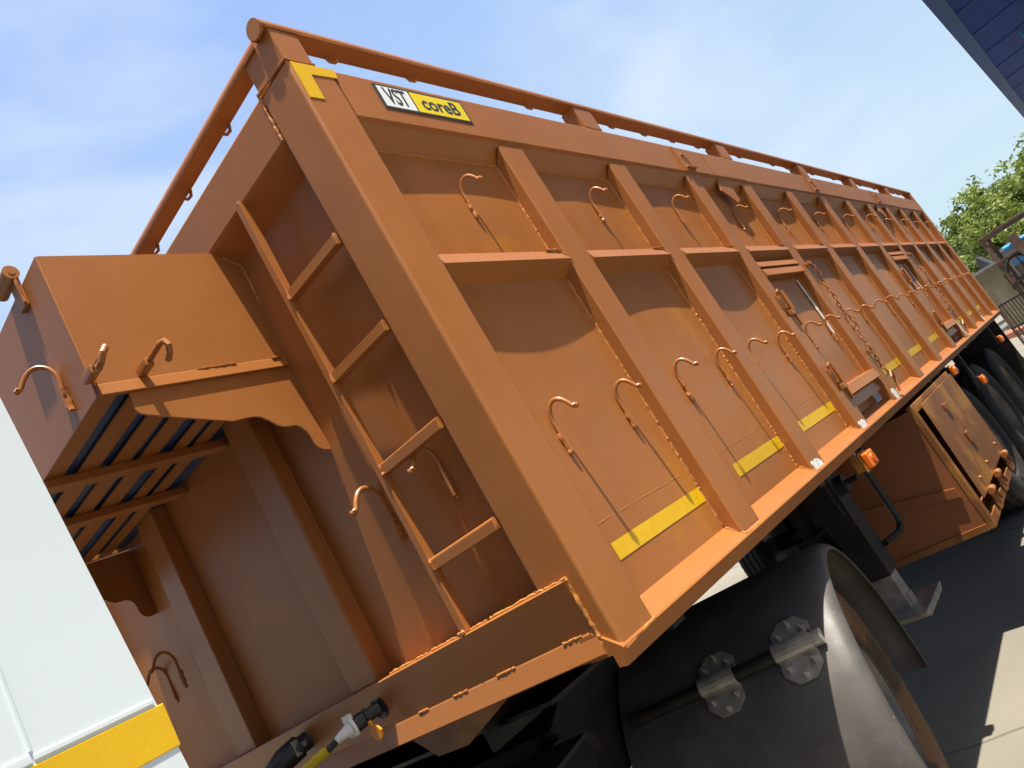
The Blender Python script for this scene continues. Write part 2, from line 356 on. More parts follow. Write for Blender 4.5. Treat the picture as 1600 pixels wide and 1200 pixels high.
# sheets per bay; a slight dish in or out of each sheet bends the shade line of the rails above
LOW = [-0.012, 0.009, -0.013, 0.010, 0.013, 0.012, 0.013, 0.010, 0.012, 0.013, 0.011, 0.010]
UPP = [0.003, 0.004, 0.006, -0.008, -0.010, -0.009, -0.006, 0.006, -0.006, 0.005, -0.005, 0.004]
HATCH = (3, 7)
SHEETS = {}
for i, (x0, x1) in enumerate(BAYS):
    def sheet(z0, z1, amp, sx=0.0):
        ph = random.uniform(0, 6)
        def fn(u, v):
            h = (math.sin(math.pi * u) ** 0.9) * (math.sin(math.pi * min(1, v * 1.0)) ** 0.8)
            h2 = math.sin(math.pi * u) * math.sin(math.pi * v) * math.sin(3.1 * u + ph) * math.sin(2.7 * v + ph * 2) * 0.0028
            return (x0 - 0.004 + (x1 - x0 + 0.008) * u, SD - amp * h + h2, z0 + (z1 - z0) * v)
        return fn
    nu = 28 if i < 6 else 16
    p = MB()
    if i in HATCH: p.grid(sheet(0.205, 0.80, LOW[i]), nu, nu); p.grid(lambda u, v: (x0 + (x1 - x0) * u, 0.085, 0.03 + 0.90 * v), 2, 2)
    else: SHEETS[i] = sheet(0.045, 0.912, LOW[i]); p.grid(SHEETS[i], nu, nu)
    part(p, 'hatch_door' if i in HATCH else 'side_panel', M['sheet'], smooth=60)
    p = MB(); p.grid(sheet(0.995, 1.342, UPP[i]), nu, nu); part(p, 'side_panel', M['sheet'], smooth=60)
    # middle rail of this bay
    p = MB(); p.prism([(0.014, 0.978), (0.001, 0.943), (0.004, 0.940), (0.053, 0.903), (0.056, 0.903), (0.056, 1.0), (0.022, 0.981)], 0, x0 + 0.0005, x1 - 0.0005)
    if i < 5:
        p.bead((x0 + 0.06, 0.046, 0.998), (x1 - 0.02, 0.046, 0.998), 0.004); p.bead((x1 - 0.09, 0.012, 0.981), (x1 - 0.004, 0.010, 0.981), 0.004)
    part(p, 'middle_rail', M['brown'], smooth=14)
    if i < 6:
        w = MB(); w.bead((x0 + 0.01, SD - 0.001, 1.335), (x1 - 0.01, SD - 0.001, 1.333), 0.004); part(w, 'weld_bead', M['weld'])
    if i < 3:                                # seam across the lower sheet
        w = MB(); n = 24; A = LOW[i]
        pts = []
        for k in range(n + 1):
            u = 0.10 + 0.80 * k / n; v = (0.235 - 0.045) / 0.867
            pts.append((x0 + (x1 - x0) * u, SHEETS[i](u, v)[1] + 0.0004, 0.235 + random.uniform(-0.001, 0.001)))
        w.tube(pts, [0.0011 * random.uniform(0.6, 1.2) for _ in pts], seg=6); part(w, 'weld_bead', M['weld'])

# bottom rail with its sloping ledge and lip
p = MB(); p.prism([(-0.0035, 0.004), (-0.001, 0.0085), (0.052, 0.053), (0.09, 0.053), (0.09, 0.0), (0.03, -0.002), (0.03, -0.028), (0.008, -0.031)], 0, -0.008, LEN + 0.005)
part(p, 'bottom_side_rail', M['brown'], smooth=12)
p = MB(); p.prism([(WID + 0.0035, 0.008), (WID - 0.052, 0.053), (WID - 0.09, 0.053), (WID - 0.09, 0.0), (WID - 0.03, -0.028), (WID + 0.0035, -0.031)], 0, 0, LEN)
part(p, 'bottom_side_rail', M['brown'], smooth=12)

# reflective strips, corner tape
def strip(x0, x1, z0, z1, y, amp=0, bx=None):
    p = MB()
    def fn(u, v):
        x = x0 + (x1 - x0) * u; z = z0 + (z1 - z0) * v
        if bx:
            yy = SHEETS[bx[2]]((x - bx[0] + 0.004) / (bx[1] - bx[0] + 0.008), (z - 0.045) / 0.867)[1] - 0.0012
        else: yy = y
        return (x, yy, z)
    p.grid(fn, 16, 3); so_ = part(p, 'reflective_strip', M['yellow'])
    if x0 < 3:
        q = MB()
        for k in range(9):
            u0 = 0.06 + 0.105 * k + random.uniform(-0.01, 0.01); v0 = 0.5 + random.uniform(-0.06, 0.06)
            for j in range(random.randint(1, 3)):
                a = [Vector(fn(u0 + 0.018 * j + du, v0 + dv)) + Vector((0, -0.0004, 0)) for du, dv in ((0, 0), (0.006, 0), (0.006, 0.05), (0, 0.05))]
                q.bm.faces.new([q.bm.verts.new(c) for c in a])
        q.build('printed_marks', M['ink_brown'], so_, smooth=0)
    return so_
for i in (0, 1, 2, 4, 5, 6, 8, 9, 10):
    x0, x1 = BAYS[i]
    strip(x0 + (0.07 if i == 0 else 0.12), x1 - 0.004, 0.139, 0.182, 0, LOW[i], (*BAYS[i], i))
p = MB(); p.prism([(0.009, 1.549), (0.148, 1.551), (0.144, 1.523), (0.056, 1.517), (0.054, 1.437), (0.009, 1.436)], 1, -0.0022, 0.0008); part(p, 'reflective_strip', M['yellow'], label='yellow corner-shaped reflective tape at the top of the post')

# name sticker
st = MB(); st.box(0.268, 0.638, -0.0012, 0.0012, 1.449, 1.537, 0.0006, 1); stick = part(st, 'name_sticker', M['ink'])
p = MB(); p.box(0.279, 0.399, -0.0021, 0.0, 1.457, 1.529); p.build('white_field', M['st_white'], stick)
p = MB(); p.box(0.406, 0.629, -0.0021, 0.0, 1.457, 1.529); p.build('yellow_field', M['st_yellow'], stick)
def lettering(txt, x, z, size, sx, m, off, name, y=-0.00225, parent=stick, bold=0.0012):
    cu = bpy.data.curves.new(name, 'FONT'); cu.body = txt; cu.size = size; cu.extrude = 0.0001; cu.offset = off; cu.align_x = 'CENTER'; cu.align_y = 'CENTER'
    o = bpy.data.objects.new('tmp', cu); COL.objects.link(o)
    bpy.context.view_layer.update()
    me = bpy.data.meshes.new_from_object(o.evaluated_get(bpy.context.evaluated_depsgraph_get()))
    bpy.data.objects.remove(o)
    bmb = bmesh.new()
    for q_, (ox, oz) in enumerate(((0, 0), (bold, 0), (-bold, 0), (0, bold), (0, -bold), (bold * .7, bold * .7), (-bold * .7, -bold * .7))):
        m2 = me.copy(); m2.transform(Matrix.Translation((ox / sx, oz, 0.00002 * q_))); bmb.from_mesh(m2); bpy.data.meshes.remove(m2)
    bmb.to_mesh(me); bmb.free()
    me.transform(Matrix.Translation((x, y, z)) @ Matrix.Rotation(R(90), 4, 'X') @ Matrix.Diagonal((sx, 1, 1, 1)))
    me.materials.clear(); me.materials.append(m)
    q = bpy.data.objects.new(name, me); COL.objects.link(q); q.parent = parent; q.matrix_parent_inverse = world_of(parent).inverted()
    return q
lettering('VST', 0.339, 1.493, 0.082, 0.62, M['ink'], 0.0006, 'lettering')
lettering('coreB', 0.518, 1.493, 0.068, 1.0, M['ink'], 0.0008, 'lettering')

# tarpaulin rail on short posts
def rail_profile(n=8):
    pts = [(0.002, 1.664), (0.056, 1.664), (0.058, 1.672)]
    for k in range(n + 1):
        a = math.pi * k / n
        pts.append((0.029 + 0.029 * math.cos(a), 1.675 + 0.027 * math.sin(a)))
    pts.append((0.0, 1.668)); return pts
p = MB(); p.prism(rail_profile(), 0, -0.012, LEN, 0); part(p, 'tarpaulin_rail', M['brown'], smooth=40)
p = MB(); p.prism([(a, b - 0.003) for a, b in rail_profile()], 1, 0.0685, WID, 0); part(p, 'tarpaulin_rail', M['brown'], smooth=40)
w = MB(); w.bead((0.0, 0.0005, 1.664), (LEN, 0.0005, 1.664), 0.0016, 0.06); w.bead((0.0, 0.07, 1.662), (0.0, WID, 1.662), 0.0016, 0.06); part(w, 'weld_bead', M['weld'])
p = MB(); p.tube([(-0.016, 0.029, 1.677), (-0.008, 0.029, 1.677)], 0.027, 20); part(p, 'rail_end_cap', M['brown'])
p = MB(); p.box(0.003, 0.092, 0.003, 0.075, 1.5585, 1.664, 0.004); part(p, 'rail_post', M['brown'])
p = MB(); p.box(0.006, 0.06, 0.0755, 0.135, 1.5585, 1.661, 0.003); part(p, 'rail_post', M['brown'])
for rx in [RIBX[k] for k in (1, 3, 5, 7, 9)] + [8.77]:
    p = MB(); p.box(rx, rx + RW, 0.003, 0.065, 1.5565, 1.664, 0.004); part(p, 'rail_post', M['brown'])
for yy in (0.98, 1.55, 2.38):
    p = MB(); p.box(0.004, 0.062, yy, yy + 0.10, 1.5665, 1.661, 0.003); part(p, 'rail_post', M['brown'])
k = 0
for xx in [0.215 + 0.31 * q for q in range(28)]:
    if any(abs(xx - r - 0.06) < 0.10 for r in RIBX): continue
    p = MB(); p.tube([(xx, 0.05, 1.666), (xx + 0.003, 0.045, 1.645), (xx + 0.012, 0.038, 1.636), (xx + 0.020, 0.032, 1.640)], 0.005, 7); part(p, 'rail_hook', M['brown'])
for yy in (0.33, 0.60, 0.86, 1.3):
    p = MB(); p.tube([(0.055, yy, 1.662), (0.05, yy + 0.002, 1.642), (0.04, yy + 0.010, 1.634), (0.03, yy + 0.014, 1.640)], 0.005, 7); part(p, 'rail_hook', M['brown'])

# header joint plates with bolts
for xa in (2.165, 4.32, 6.40):
    p = MB(); p.box(xa, xa + 0.33, -0.0025, 0.003, 1.404, 1.535, 0.001, 1); p.box(xa + 0.35, xa + 0.80, -0.0015, 0.003, 1.406, 1.540, 0.001, 1)
    p.box(xa - 0.012, xa + 0.004, -0.006, 0.003, 1.40, 1.545, 0.002, 1)
    p.cyl((xa + 0.06, -0.012, 1.500), (xa + 0.06, 0, 1.500), 0.010, 8); p.box(xa + 0.02, xa + 0.12, -0.016, 0.0, 1.418, 1.430, 0.003, 1)
    p.tube([(xa + 0.06, -0.010, 1.495), (xa + 0.065, -0.013, 1.46), (xa + 0.07, -0.010, 1.43)], 0.004, 6)
    part(p, 'joint_plate', M['brown'])
for i in (3, 8):
    x0 = BAYS[i][0]
    p = MB(); p.prism([(x0 + 0.23, 1.32), (x0 + 0.27, 1.395), (x0 + 0.33, 1.39), (x0 + 0.42, 1.33), (x0 + 0.41, 1.27), (x0 + 0.35, 1.245), (x0 + 0.31, 1.28)], 1, 0.012, 0.020, 0.001); part(p, 'gusset_plate', M['brown'])

# rope hooks: bent rod with an eye at its tip
def hook_mesh(m='brown', flat=False):
    pr = [(0.010, -0.045), (0.008, 0.0), (0.006, 0.035), (0.008, 0.060), (0.018, 0.083), (0.036, 0.095), (0.054, 0.090), (0.068, 0.074), (0.078, 0.056), (0.086, 0.050)]
    return pr
def add_hook(base, out, side, name='rope_hook', s=1.0, lean=0.0, flat=False, m=None):
    o = Vector(out); t = Vector(side); up = Vector((0, 0, 1)); b = Vector(base)
    q = MB(); prof = hook_mesh()
    # smooth the profile
    pts = []
    for i in range(len(prof) - 1):
        for k in range(4):
            u = k / 4
            p0 = Vector(prof[max(i - 1, 0)]); p1 = Vector(prof[i]); p2 = Vector(prof[i + 1]); p3 = Vector(prof[min(i + 2, len(prof) - 1)])
            pts.append(0.5 * ((2 * p1) + (p2 - p0) * u + (2 * p0 - 5 * p1 + 4 * p2 - p3) * u * u + (3 * p1 - p0 - 3 * p2 + p3) * u ** 3))
    pts.append(Vector(prof[-1]))
    s *= 0.86 * random.uniform(0.94, 1.07); tw = random.uniform(-0.10, 0.10)
    P = [b + o * (a.x * s) + up * (a.y * s) + t * (lean * a.x * s + tw * max(0, a.x - 0.02) * (1 if a.y > 0.05 else 0.6) * s) for a in pts]
    rr = [0.0062 * s] * len(P)
    q.tube(P, rr, 9)
    tip = P[-1]
    for ds in (-1, 1): q.tube([tip + t * ds * 0.0035 * s + up * 0.000, tip + t * ds * 0.009 * s + up * 0.006 * s + o * 0.004 * s], 0.004 * s, 7)
    q.ball(tip + o * 0.002, 0.0078 * s, 8, 6)
    q.bead(b + o * 0.006 + up * (-0.055 * s), b + o * 0.004 + up * 0.012 * s, 0.0078 * s, 0.008)
    if flat: q.box(b.x - 0.014, b.x + 0.014, b.y - 0.010, b.y - 0.001, b.z - 0.05, b.z + 0.012, 0.002)
    return part(q, name, m or M['brown'])
def panel_y(i, x, z, upper):
    x0, x1 = BAYS[i]; u = min(1, max(0, (x - x0) / (x1 - x0)))
    z0, z1, A = (0.995, 1.342, UPP[i]) if upper else (0.045, 0.912, LOW[i])
    v = min(1, max(0, (z - z0) / (z1 - z0)))
    return SD - A * (math.sin(math.pi * u) ** 0.9) * (math.sin(math.pi * v) ** 0.8)
for i, (x0, x1) in enumerate(BAYS):
    for dx in (0.122, 0.452):
        j = random.uniform(-0.01, 0.01) if i else 0
        x = x0 + dx * (x1 - x0) / 0.572 + j
        add_hook((x, panel_y(i, x, 0.45, False), 0.452 + random.uniform(-0.006, 0.006)), (0, -1, 0), (1, 0, 0), lean=random.uniform(-0.12, 0.12) + 0.12)
    x = x0 + 0.302 + random.uniform(-0.012, 0.012) * (i > 0)
    add_hook((x, panel_y(i, x, 1.15, True), 1.158 + random.uniform(-0.006, 0.006)), (0, -1, 0), (1, 0, 0), lean=random.uniform(-0.1, 0.15) + 0.15)

# hatches in two bays: frame bars, latches, chain
for i in HATCH:
    x0, x1 = BAYS[i]
    for z0, z1, ya, yb in ((0.852, 0.888, 0.003, 0.045), (0.800, 0.843, -0.004, 0.05), (0.155, 0.205, -0.004, 0.05), (0.098, 0.150, 0.022, 0.06)):
        p = MB(); p.prism([(ya + 0.010, z1 - 0.001), (ya + 0.012, z1), (yb, z1 + 0.004), (yb, z0), (ya + 0.003, z0), (ya, z0 + 0.003)], 0, x0 + 0.001, x1 - 0.001 if z0 != 0.098 else x1 - 0.02); part(p, 'hatch_bar', M['brown'], smooth=14)
    for zz in (0.66, 0.27):
        p = MB(); xr = x0 - 0.055
        p.box(xr - 0.03, xr + 0.035, -0.002, 0.008, zz - 0.035, zz + 0.035, 0.002); p.cyl((xr + 0.045, -0.010, zz - 0.05), (xr + 0.045, -0.010, zz + 0.05), 0.010, 10)
        p.tube([(xr - 0.03, -0.008, zz + 0.03), (xr - 0.035, -0.016, zz + 0.045), (xr - 0.015, -0.018, zz + 0.055), (xr + 0.01, -0.012, zz + 0.05)], 0.005, 7)
        p.box(xr + 0.0, xr + 0.05, -0.014, 0.006, zz - 0.075, zz - 0.05, 0.003)
        p.tube([(xr + 0.06, 0.0, zz - 0.02), (xr + 0.065, 0.002, zz - 0.13)], 0.007, 7)
        part(p, 'latch', M['brown'])
    p = MB(); n = 30
    for k in range(n):
        z = 0.835 - 0.72 * k / n; x = x1 + 0.115 + 0.018 * math.sin(k * 0.5) + 0.02 * math.sin(k * 0.13)
        yy = -0.012 - 0.006 * math.sin(k * 0.9); a = (k % 2) * R(80) + 0.4
        ring = []
        for q in range(9):
            t = 2 * math.pi * q / 8; rx_, rz_ = 0.0085 * math.cos(t), 0.0160 * math.sin(t)
            ring.append((x + rx_ * math.cos(a), yy + rx_ * math.sin(a), z + rz_))
        p.tube(ring, 0.0034, 5, cap=False)
    p.box(x1 + 0.085, x1 + 0.14, -0.010, 0.006, 0.275, 0.30, 0.003); p.box(x1 + 0.09, x1 + 0.13, -0.02, 0.006, 0.83, 0.85, 0.003)
    p.tube([(x1 + 0.10, -0.018, 0.12), (x1 + 0.125, -0.026, 0.15), (x1 + 0.15, -0.018, 0.115), (x1 + 0.13, -0.014, 0.07), (x1 + 0.12, -0.006, 0.04)], 0.007, 7)
    part(p, 'chain', M['brown'])
    p = MB(); n = 14
    xs, ys = x1 - 0.085, 0.0
    p.grid(lambda u, v: (xs + (u - 0.5) * 0.034 * (0.6 + 0.5 * math.sin(2.6 * v + 0.4)) + 0.012 * v, panel_y(i, xs, 0.5, False) - 0.0025 if False else SD - LOW[i] * (math.sin(math.pi * min(1, max(0, (xs - x0) / (x1 - x0)))) ** 0.9) * (math.sin(math.pi * ((0.45 + 0.33 * v - 0.205) / 0.595)) ** 0.8 if 0 < (0.45 + 0.33 * v - 0.205) / 0.595 < 1 else 0) - 0.006, 0.45 + 0.33 * v), 3, n)
    part(p, 'chalk_streak', M['chalk'])
# bare primer patches at the feet of some ribs
def patch(x, z, w, h, y=0.0055, m='primer'):
    p = MB(); pts = []
    for cx, cz in ((-1, -1), (-0.3, -1.1), (0.4, -0.95), (1, -1), (1.1, -0.2), (0.95, 0.5), (0.55, 1.0), (0.0, 0.85), (-0.5, 1.05), (-0.85, 0.4), (-1.05, -0.3)):
        pts.append((x + w * (cx * random.uniform(0.8, 1.05) - 0.25 * cz), z + h * cz * random.uniform(0.8, 1.1)))
    p.prism(pts, 1, y, y + 0.004); part(p, 'primer_patch', M[m], smooth=0)
patch(RIBX[1] + 0.055, 0.030, 0.050, 0.020); patch(RIBX[2] + 0.06, 0.030, 0.052, 0.022); patch(RIBX[3] + 0.075, 0.038, 0.040, 0.030)
patch(RIBX[7] + 0.07, 0.10, 0.022, 0.075); patch(RIBX[9] + 0.05, 0.05, 0.04, 0.035)
patch(BAYS[4][0] + 0.10, 0.862, 0.08, 0.012, 0.042)

# ---------------------------------------------------------------- front wall
FD = 0.08
p = MB(); p.prism([(0.005, 1.420), (0.001, 1.426), (0.001, 1.556), (0.004, 1.562), (0.012, 1.566), (0.11, 1.566), (0.11, 1.371), (0.082, 1.371), (0.014, 1.414)], 1, 0.1355, WID - 0.1355)
part(p, 'top_front_rail', M['brown'], smooth=25)
FB = [(0.135, 0.813, 0.020), (0.948, 1.545, -0.006), (1.68, WID - 0.135, 0.004)]
for y0, y1, A in FB:
    p = MB(); ph = random.uniform(0, 6)
    p.grid(lambda u, v: (FD - A * math.sin(math.pi * u) * math.sin(math.pi * v) + 0.0022 * math.sin(math.pi * u) * math.sin(math.pi * v) * math.sin(4 * u + ph) * math.sin(3.3 * v + ph), y0 - 0.003 + (y1 - y0 + 0.006) * u, 0.168 + (1.376 - 0.168) * v), 26, 30)
    part(p, 'front_panel', M['sheet'], smooth=60)
for y0, y1 in ((0.813, 0.948), (1.545, 1.68)):
    p = MB(); p.box(0.031, 0.083, y0, y1, 0.171, 1.392, 0.006, 3); part(p, 'front_rib', M['brown'])
    w = MB(); w.bead((FD, y0 - 0.001, 0.18), (FD, y0 - 0.001, 1.36), 0.0028, 0.02); w.bead((0.031, y0 + 0.001, 0.18), (0.031, y0 + 0.001, 1.36), 0.0012, 0.03); part(w, 'weld_bead', M['weld'])
p = MB(); p.prism([(-0.0155, 0.170), (-0.0125, 0.173), (0.09, 0.173), (0.09, 0.0), (-0.012, 0.006), (-0.0165, 0.009), (-0.0055, 0.055), (-0.0035, 0.058)], 1, 0.04, WID - 0.04)
part(p, 'bottom_front_rail', M['brown'], smooth=20)
yy = 0.08
while yy < 1.0:
    ln = random.uniform(0.04, 0.07); w = MB(); w.bead((-0.005, yy, 0.0575), (-0.005, yy + ln, 0.0575), 0.0034, 0.006); part(w, 'weld_bead', M['weld']); yy += ln + random.uniform(0.09, 0.16)
yy = 0.14
while yy < 0.72:
    ln = random.uniform(0.05, 0.16); w = MB(); w.bead((-0.002 + random.uniform(0, 0.02), yy, 0.174), (0.004, yy + ln, 0.174), 0.005, 0.008); part(w, 'weld_bead', M['weld']); yy += ln + random.uniform(0.0, 0.03)

# ladder between the corner post and its own rail
p = MB(); p.box(-0.010, 0.014, 0.372, 0.394, 0.174, 1.425, 0.002)
p.bead((-0.008, 0.384, 1.425), (0.0, 0.376, 1.428), 0.007); p.bead((-0.01, 0.375, 0.176), (-0.01, 0.402, 0.178), 0.007)
part(p, 'ladder_rail', M['brown'])
for z in (1.121, 0.870, 0.604, 0.346):
    p = MB(); p.prism([(-0.010, z - 0.014), (-0.010, z + 0.012), (0.0, z + 0.017), (0.016, z + 0.010), (0.016, z - 0.014)], 1, 0.1365, 0.3715, 0.0015)
    p.bead((-0.010, 0.369, z - 0.014), (-0.008, 0.371, z + 0.016), 0.0055, 0.008); p.bead((-0.004, 0.139, z - 0.014), (-0.002, 0.138, z + 0.016), 0.005, 0.008)
    part(p, 'rung', M['brown'])

# hooks on the front wall
add_hook((FD - 0.012, 0.497, 0.505), (-1, 0, 0), (0, 1, 0), s=1.2, lean=0.10); add_hook((FD - 0.006, 0.265, 0.505), (-1, 0, 0), (0, 1, 0), s=1.12, lean=0.12)
add_hook((0.031, 1.80, 0.52), (-1, 0, 0), (0, 1, 0), s=1.1, lean=0.2); add_hook((FD + 0.004, 2.02, 0.505), (-1, 0, 0), (0, 1, 0), s=1.1)

# tarpaulin box on the front wall: plates, strip, slats, bars, scalloped brackets
BX0, BY0, BY1 = -0.455, 0.583, 1.907
p = MB(); p.box(BX0 + 0.005, FD, BY0, BY0 + 0.005, 1.035, 1.4185, 0.0); part(p, 'box_side_plate', M['brown'])
p = MB(); p.box(BX0 + 0.005, FD, BY1 - 0.005, BY1, 1.035, 1.4185, 0.0); part(p, 'box_side_plate', M['brown'])
p = MB(); p.box(BX0, BX0 + 0.005, BY0 + 0.001, BY1 - 0.001, 1.032, 1.4185, 0.0015, 2)
p.tube([(BX0 + 0.005, BY0 + 0.005, 1.034), (BX0 + 0.005, BY0 + 0.005, 1.4165)], 0.0055, 14)
part(p, 'box_front_plate', M['brown'])
p = MB(); p.prism([(BY0 - 0.0005, 1.060), (BY0 - 0.0025, 1.058), (BY0 - 0.0075, 1.030), (BY0 - 0.006, 1.028), (BY0 + 0.004, 1.028), (BY0 + 0.0, 1.060)], 0, BX0 + 0.003, 0.062)
p.bead((-0.20, BY0 - 0.002, 1.061), (-0.09, BY0 - 0.002, 1.061), 0.003); p.bead((0.02, BY0 - 0.003, 1.06), (0.055, BY0 - 0.003, 1.061), 0.004); p.bead((BX0 + 0.004, BY0 - 0.01, 1.06), (BX0 + 0.004, BY0 - 0.01, 1.03), 0.003)
part(p, 'edge_strip', M['brown'], smooth=25)
w = MB(); w.bead((FD - 0.002, BY0 - 0.001, 1.37), (FD - 0.002, BY0 - 0.001, 1.05), 0.0052, 0.02); w.bead((0.03, BY0, 1.40), (FD, BY0, 1.373), 0.005); w.bead((FD, BY0 + 0.011, 1.0), (FD, BY0 + 0.011, 0.765), 0.0055, 0.009); part(w, 'weld_bead', M['weld'])
sc_pts = [(-0.385, 1.0275), (-0.388, 0.985), (-0.380, 0.972), (-0.366, 0.966), (-0.30, 0.944), (-0.23, 0.922), (-0.169, 0.904), (-0.133, 0.905), (-0.108, 0.904), (-0.088, 0.898), (-0.072, 0.884), (-0.056, 0.867), (-0.040, 0.858), (-0.022, 0.8555), (-0.006, 0.855), (0.008, 0.847), (0.018, 0.832), (0.022, 0.815), (0.023, 0.793), (0.029, 0.778), (0.042, 0.768), (0.058, 0.764), (0.0795, 0.766), (0.0795, 1.0275)]
for yb in (BY0 + 0.002, BY1 - 0.010):
    p = MB(); p.prism(sc_pts, 1, yb, yb + 0.006); part(p, 'scalloped_bracket', M['brown'])
sx = BX0 + 0.006
for wdt, gap in ((0.046, 0.036), (0.056, 0.034), (0.054, 0.024), (0.056, 0.044), (0.042, 0.024), (0.046, 0.042)):
    p = MB(); p.box(sx, sx + wdt, BY0 + 0.006, BY1 - 0.006, 1.036, 1.041, 0.0); part(p, 'floor_slat', M['brown']); sx += wdt + gap
for yb in (1.02, 1.36):
    p = MB(); p.box(BX0 + 0.006, FD - 0.001, yb, yb + 0.05, 1.012, 1.0355, 0.002); part(p, 'floor_bar', M['brown'])
p = MB(); p.cyl((BX0 - 0.014, 0.688, 1.452), (BX0 - 0.014, 0.786, 1.452), 0.019, 16); p.cyl((BX0 - 0.014, 0.6865, 1.452), (BX0 - 0.014, 0.6885, 1.452), 0.008, 10); p.box(BX0 - 0.011, BX0 - 0.0005, 0.692, 0.735, 1.36, 1.44, 0.002); p.bead((BX0 - 0.011, 0.692, 1.365), (BX0 - 0.011, 0.692, 1.45), 0.004)
part(p, 'lid_hinge', M['brown'])
for hx, dx_ in ((-0.462, -0.020), (-0.338, 0.004)):
    p = MB(); z0 = 1.074
    p.box(hx - 0.012, hx + 0.010, BY0 - 0.055, BY0 - 0.0005, z0 - 0.012, z0 + 0.010, 0.003)
    y0 = BY0 - 0.05
    p.tube([(hx, y0, z0), (hx + 0.002, y0 - 0.045, z0 + 0.004), (hx + 0.001, y0 - 0.070, z0 + 0.004), (hx + dx_ * 0.4, y0 - 0.092, z0 - 0.002), (hx + dx_ * 0.9, y0 - 0.096, z0 - 0.016), (hx + dx_ * 1.2, y0 - 0.084, z0 - 0.032), (hx + dx_ * 1.3, y0 - 0.072, z0 - 0.036)], 0.0072, 10)
    p.ball((hx + dx_ * 1.3, y0 - 0.070, z0 - 0.036), 0.009, 8, 6)
    part(p, 'rope_hook', M['brown'])
add_hook((BX0, 0.702, 1.115), (-1, 0, 0), (0, 1, 0), s=1.08, lean=0.75)

# sockets on the front rail
p = MB(); p.cyl((-0.012, 0.80, 0.115), (0.0, 0.80, 0.115), 0.031, 24)
for a in range(4): p.cyl((-0.017, 0.80 + 0.024 * math.cos(a * 1.57 + 0.7), 0.115 + 0.024 * math.sin(a * 1.57 + 0.7)), (-0.01, 0.80 + 0.024 * math.cos(a * 1.57 + 0.7), 0.115 + 0.024 * math.sin(a * 1.57 + 0.7)), 0.004, 7)
part(p, 'electric_socket', M['rubber_cable'])
p = MB(); p.cyl((-0.004, 1.18, 0.125), (0.0, 1.18, 0.125), 0.034, 20); part(p, 'air_coupling', M['rubber_cable'])

# ---------------------------------------------------------------- chassis under the body
for yb in (0.72, 1.64):
    p = MB(); p.box(0.25, 8.6, yb, yb + 0.13, -0.012, 0.0); p.box(0.25, 2.8, yb + 0.055, yb + 0.075, -0.16, -0.012); p.box(2.8, 8.6, yb + 0.055, yb + 0.075, -0.40, -0.012); p.box(2.8, 8.6, yb, yb + 0.13, -0.42, -0.40); part(p, 'chassis_beam', M['black'])
for k in range(12):
    xx = 0.5 + k * 0.72
    p = MB(); p.box(xx, xx + 0.07, 0.22, WID - 0.22, -0.10, -0.002); part(p, 'cross_member', M['black'])
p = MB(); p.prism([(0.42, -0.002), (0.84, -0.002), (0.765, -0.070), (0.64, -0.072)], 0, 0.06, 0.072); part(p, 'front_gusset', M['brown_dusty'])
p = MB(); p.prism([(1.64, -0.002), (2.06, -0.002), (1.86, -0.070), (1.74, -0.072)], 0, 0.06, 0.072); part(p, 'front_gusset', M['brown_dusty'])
p = MB(); p.box(0.3, 1.6, 0.55, 1.95, -0.115, -0.103); part(p, 'kingpin_plate', M['black'])

# landing legs
for lx, ly in ((2.42, 0.33), (2.42, 2.02)):
    p = MB(); p.box(lx - 0.075, lx + 0.075, ly, ly + 0.13, -0.62, -0.06, 0.006); p.box(lx - 0.10, lx + 0.10, ly + 0.02, ly + 0.16, -0.30, -0.02, 0.004); lg = part(p, 'landing_leg', M['black'])
    p = MB(); p.box(lx - 0.052, lx + 0.052, ly + 0.012, ly + 0.118, -0.80, -0.62, 0.004); p.build('inner_tube', M['steel'], lg)
    p = MB(); p.prism([(lx - 0.15, -0.815), (lx + 0.15, -0.815), (lx + 0.19, -0.79), (lx + 0.19, -0.783), (lx - 0.19, -0.783), (lx - 0.19, -0.79)], 1, ly - 0.08, ly + 0.20, 0.002); p.box(lx - 0.03, lx + 0.03, ly + 0.0, ly + 0.13, -0.784, -0.73, 0.003); p.build('foot_plate', M['steel'], lg)
    p = MB(); p.cyl((lx, ly - 0.04, -0.18), (lx, ly, -0.18), 0.045, 16); p.cyl((lx, ly - 0.10, -0.18), (lx, ly - 0.04, -0.18), 0.014, 10); p.build('gearbox', M['black'], lg)
    p = MB(); p.tube([(lx + 0.27, ly - 0.06, -0.03), (lx + 0.27, ly - 0.06, -0.40), (lx + 0.265, ly - 0.06, -0.455), (lx + 0.24, ly - 0.06, -0.495), (lx + 0.18, ly - 0.055, -0.51), (lx + 0.07, ly - 0.01, -0.51)], 0.016, 12); p.build('crank_pipe', M['black'], lg)
    p = MB(); p.tube([(lx, ly + 0.07, -0.50), (lx + 0.55, ly + 0.35, -0.05)], 0.02, 8); p.build('stay', M['black'], lg)

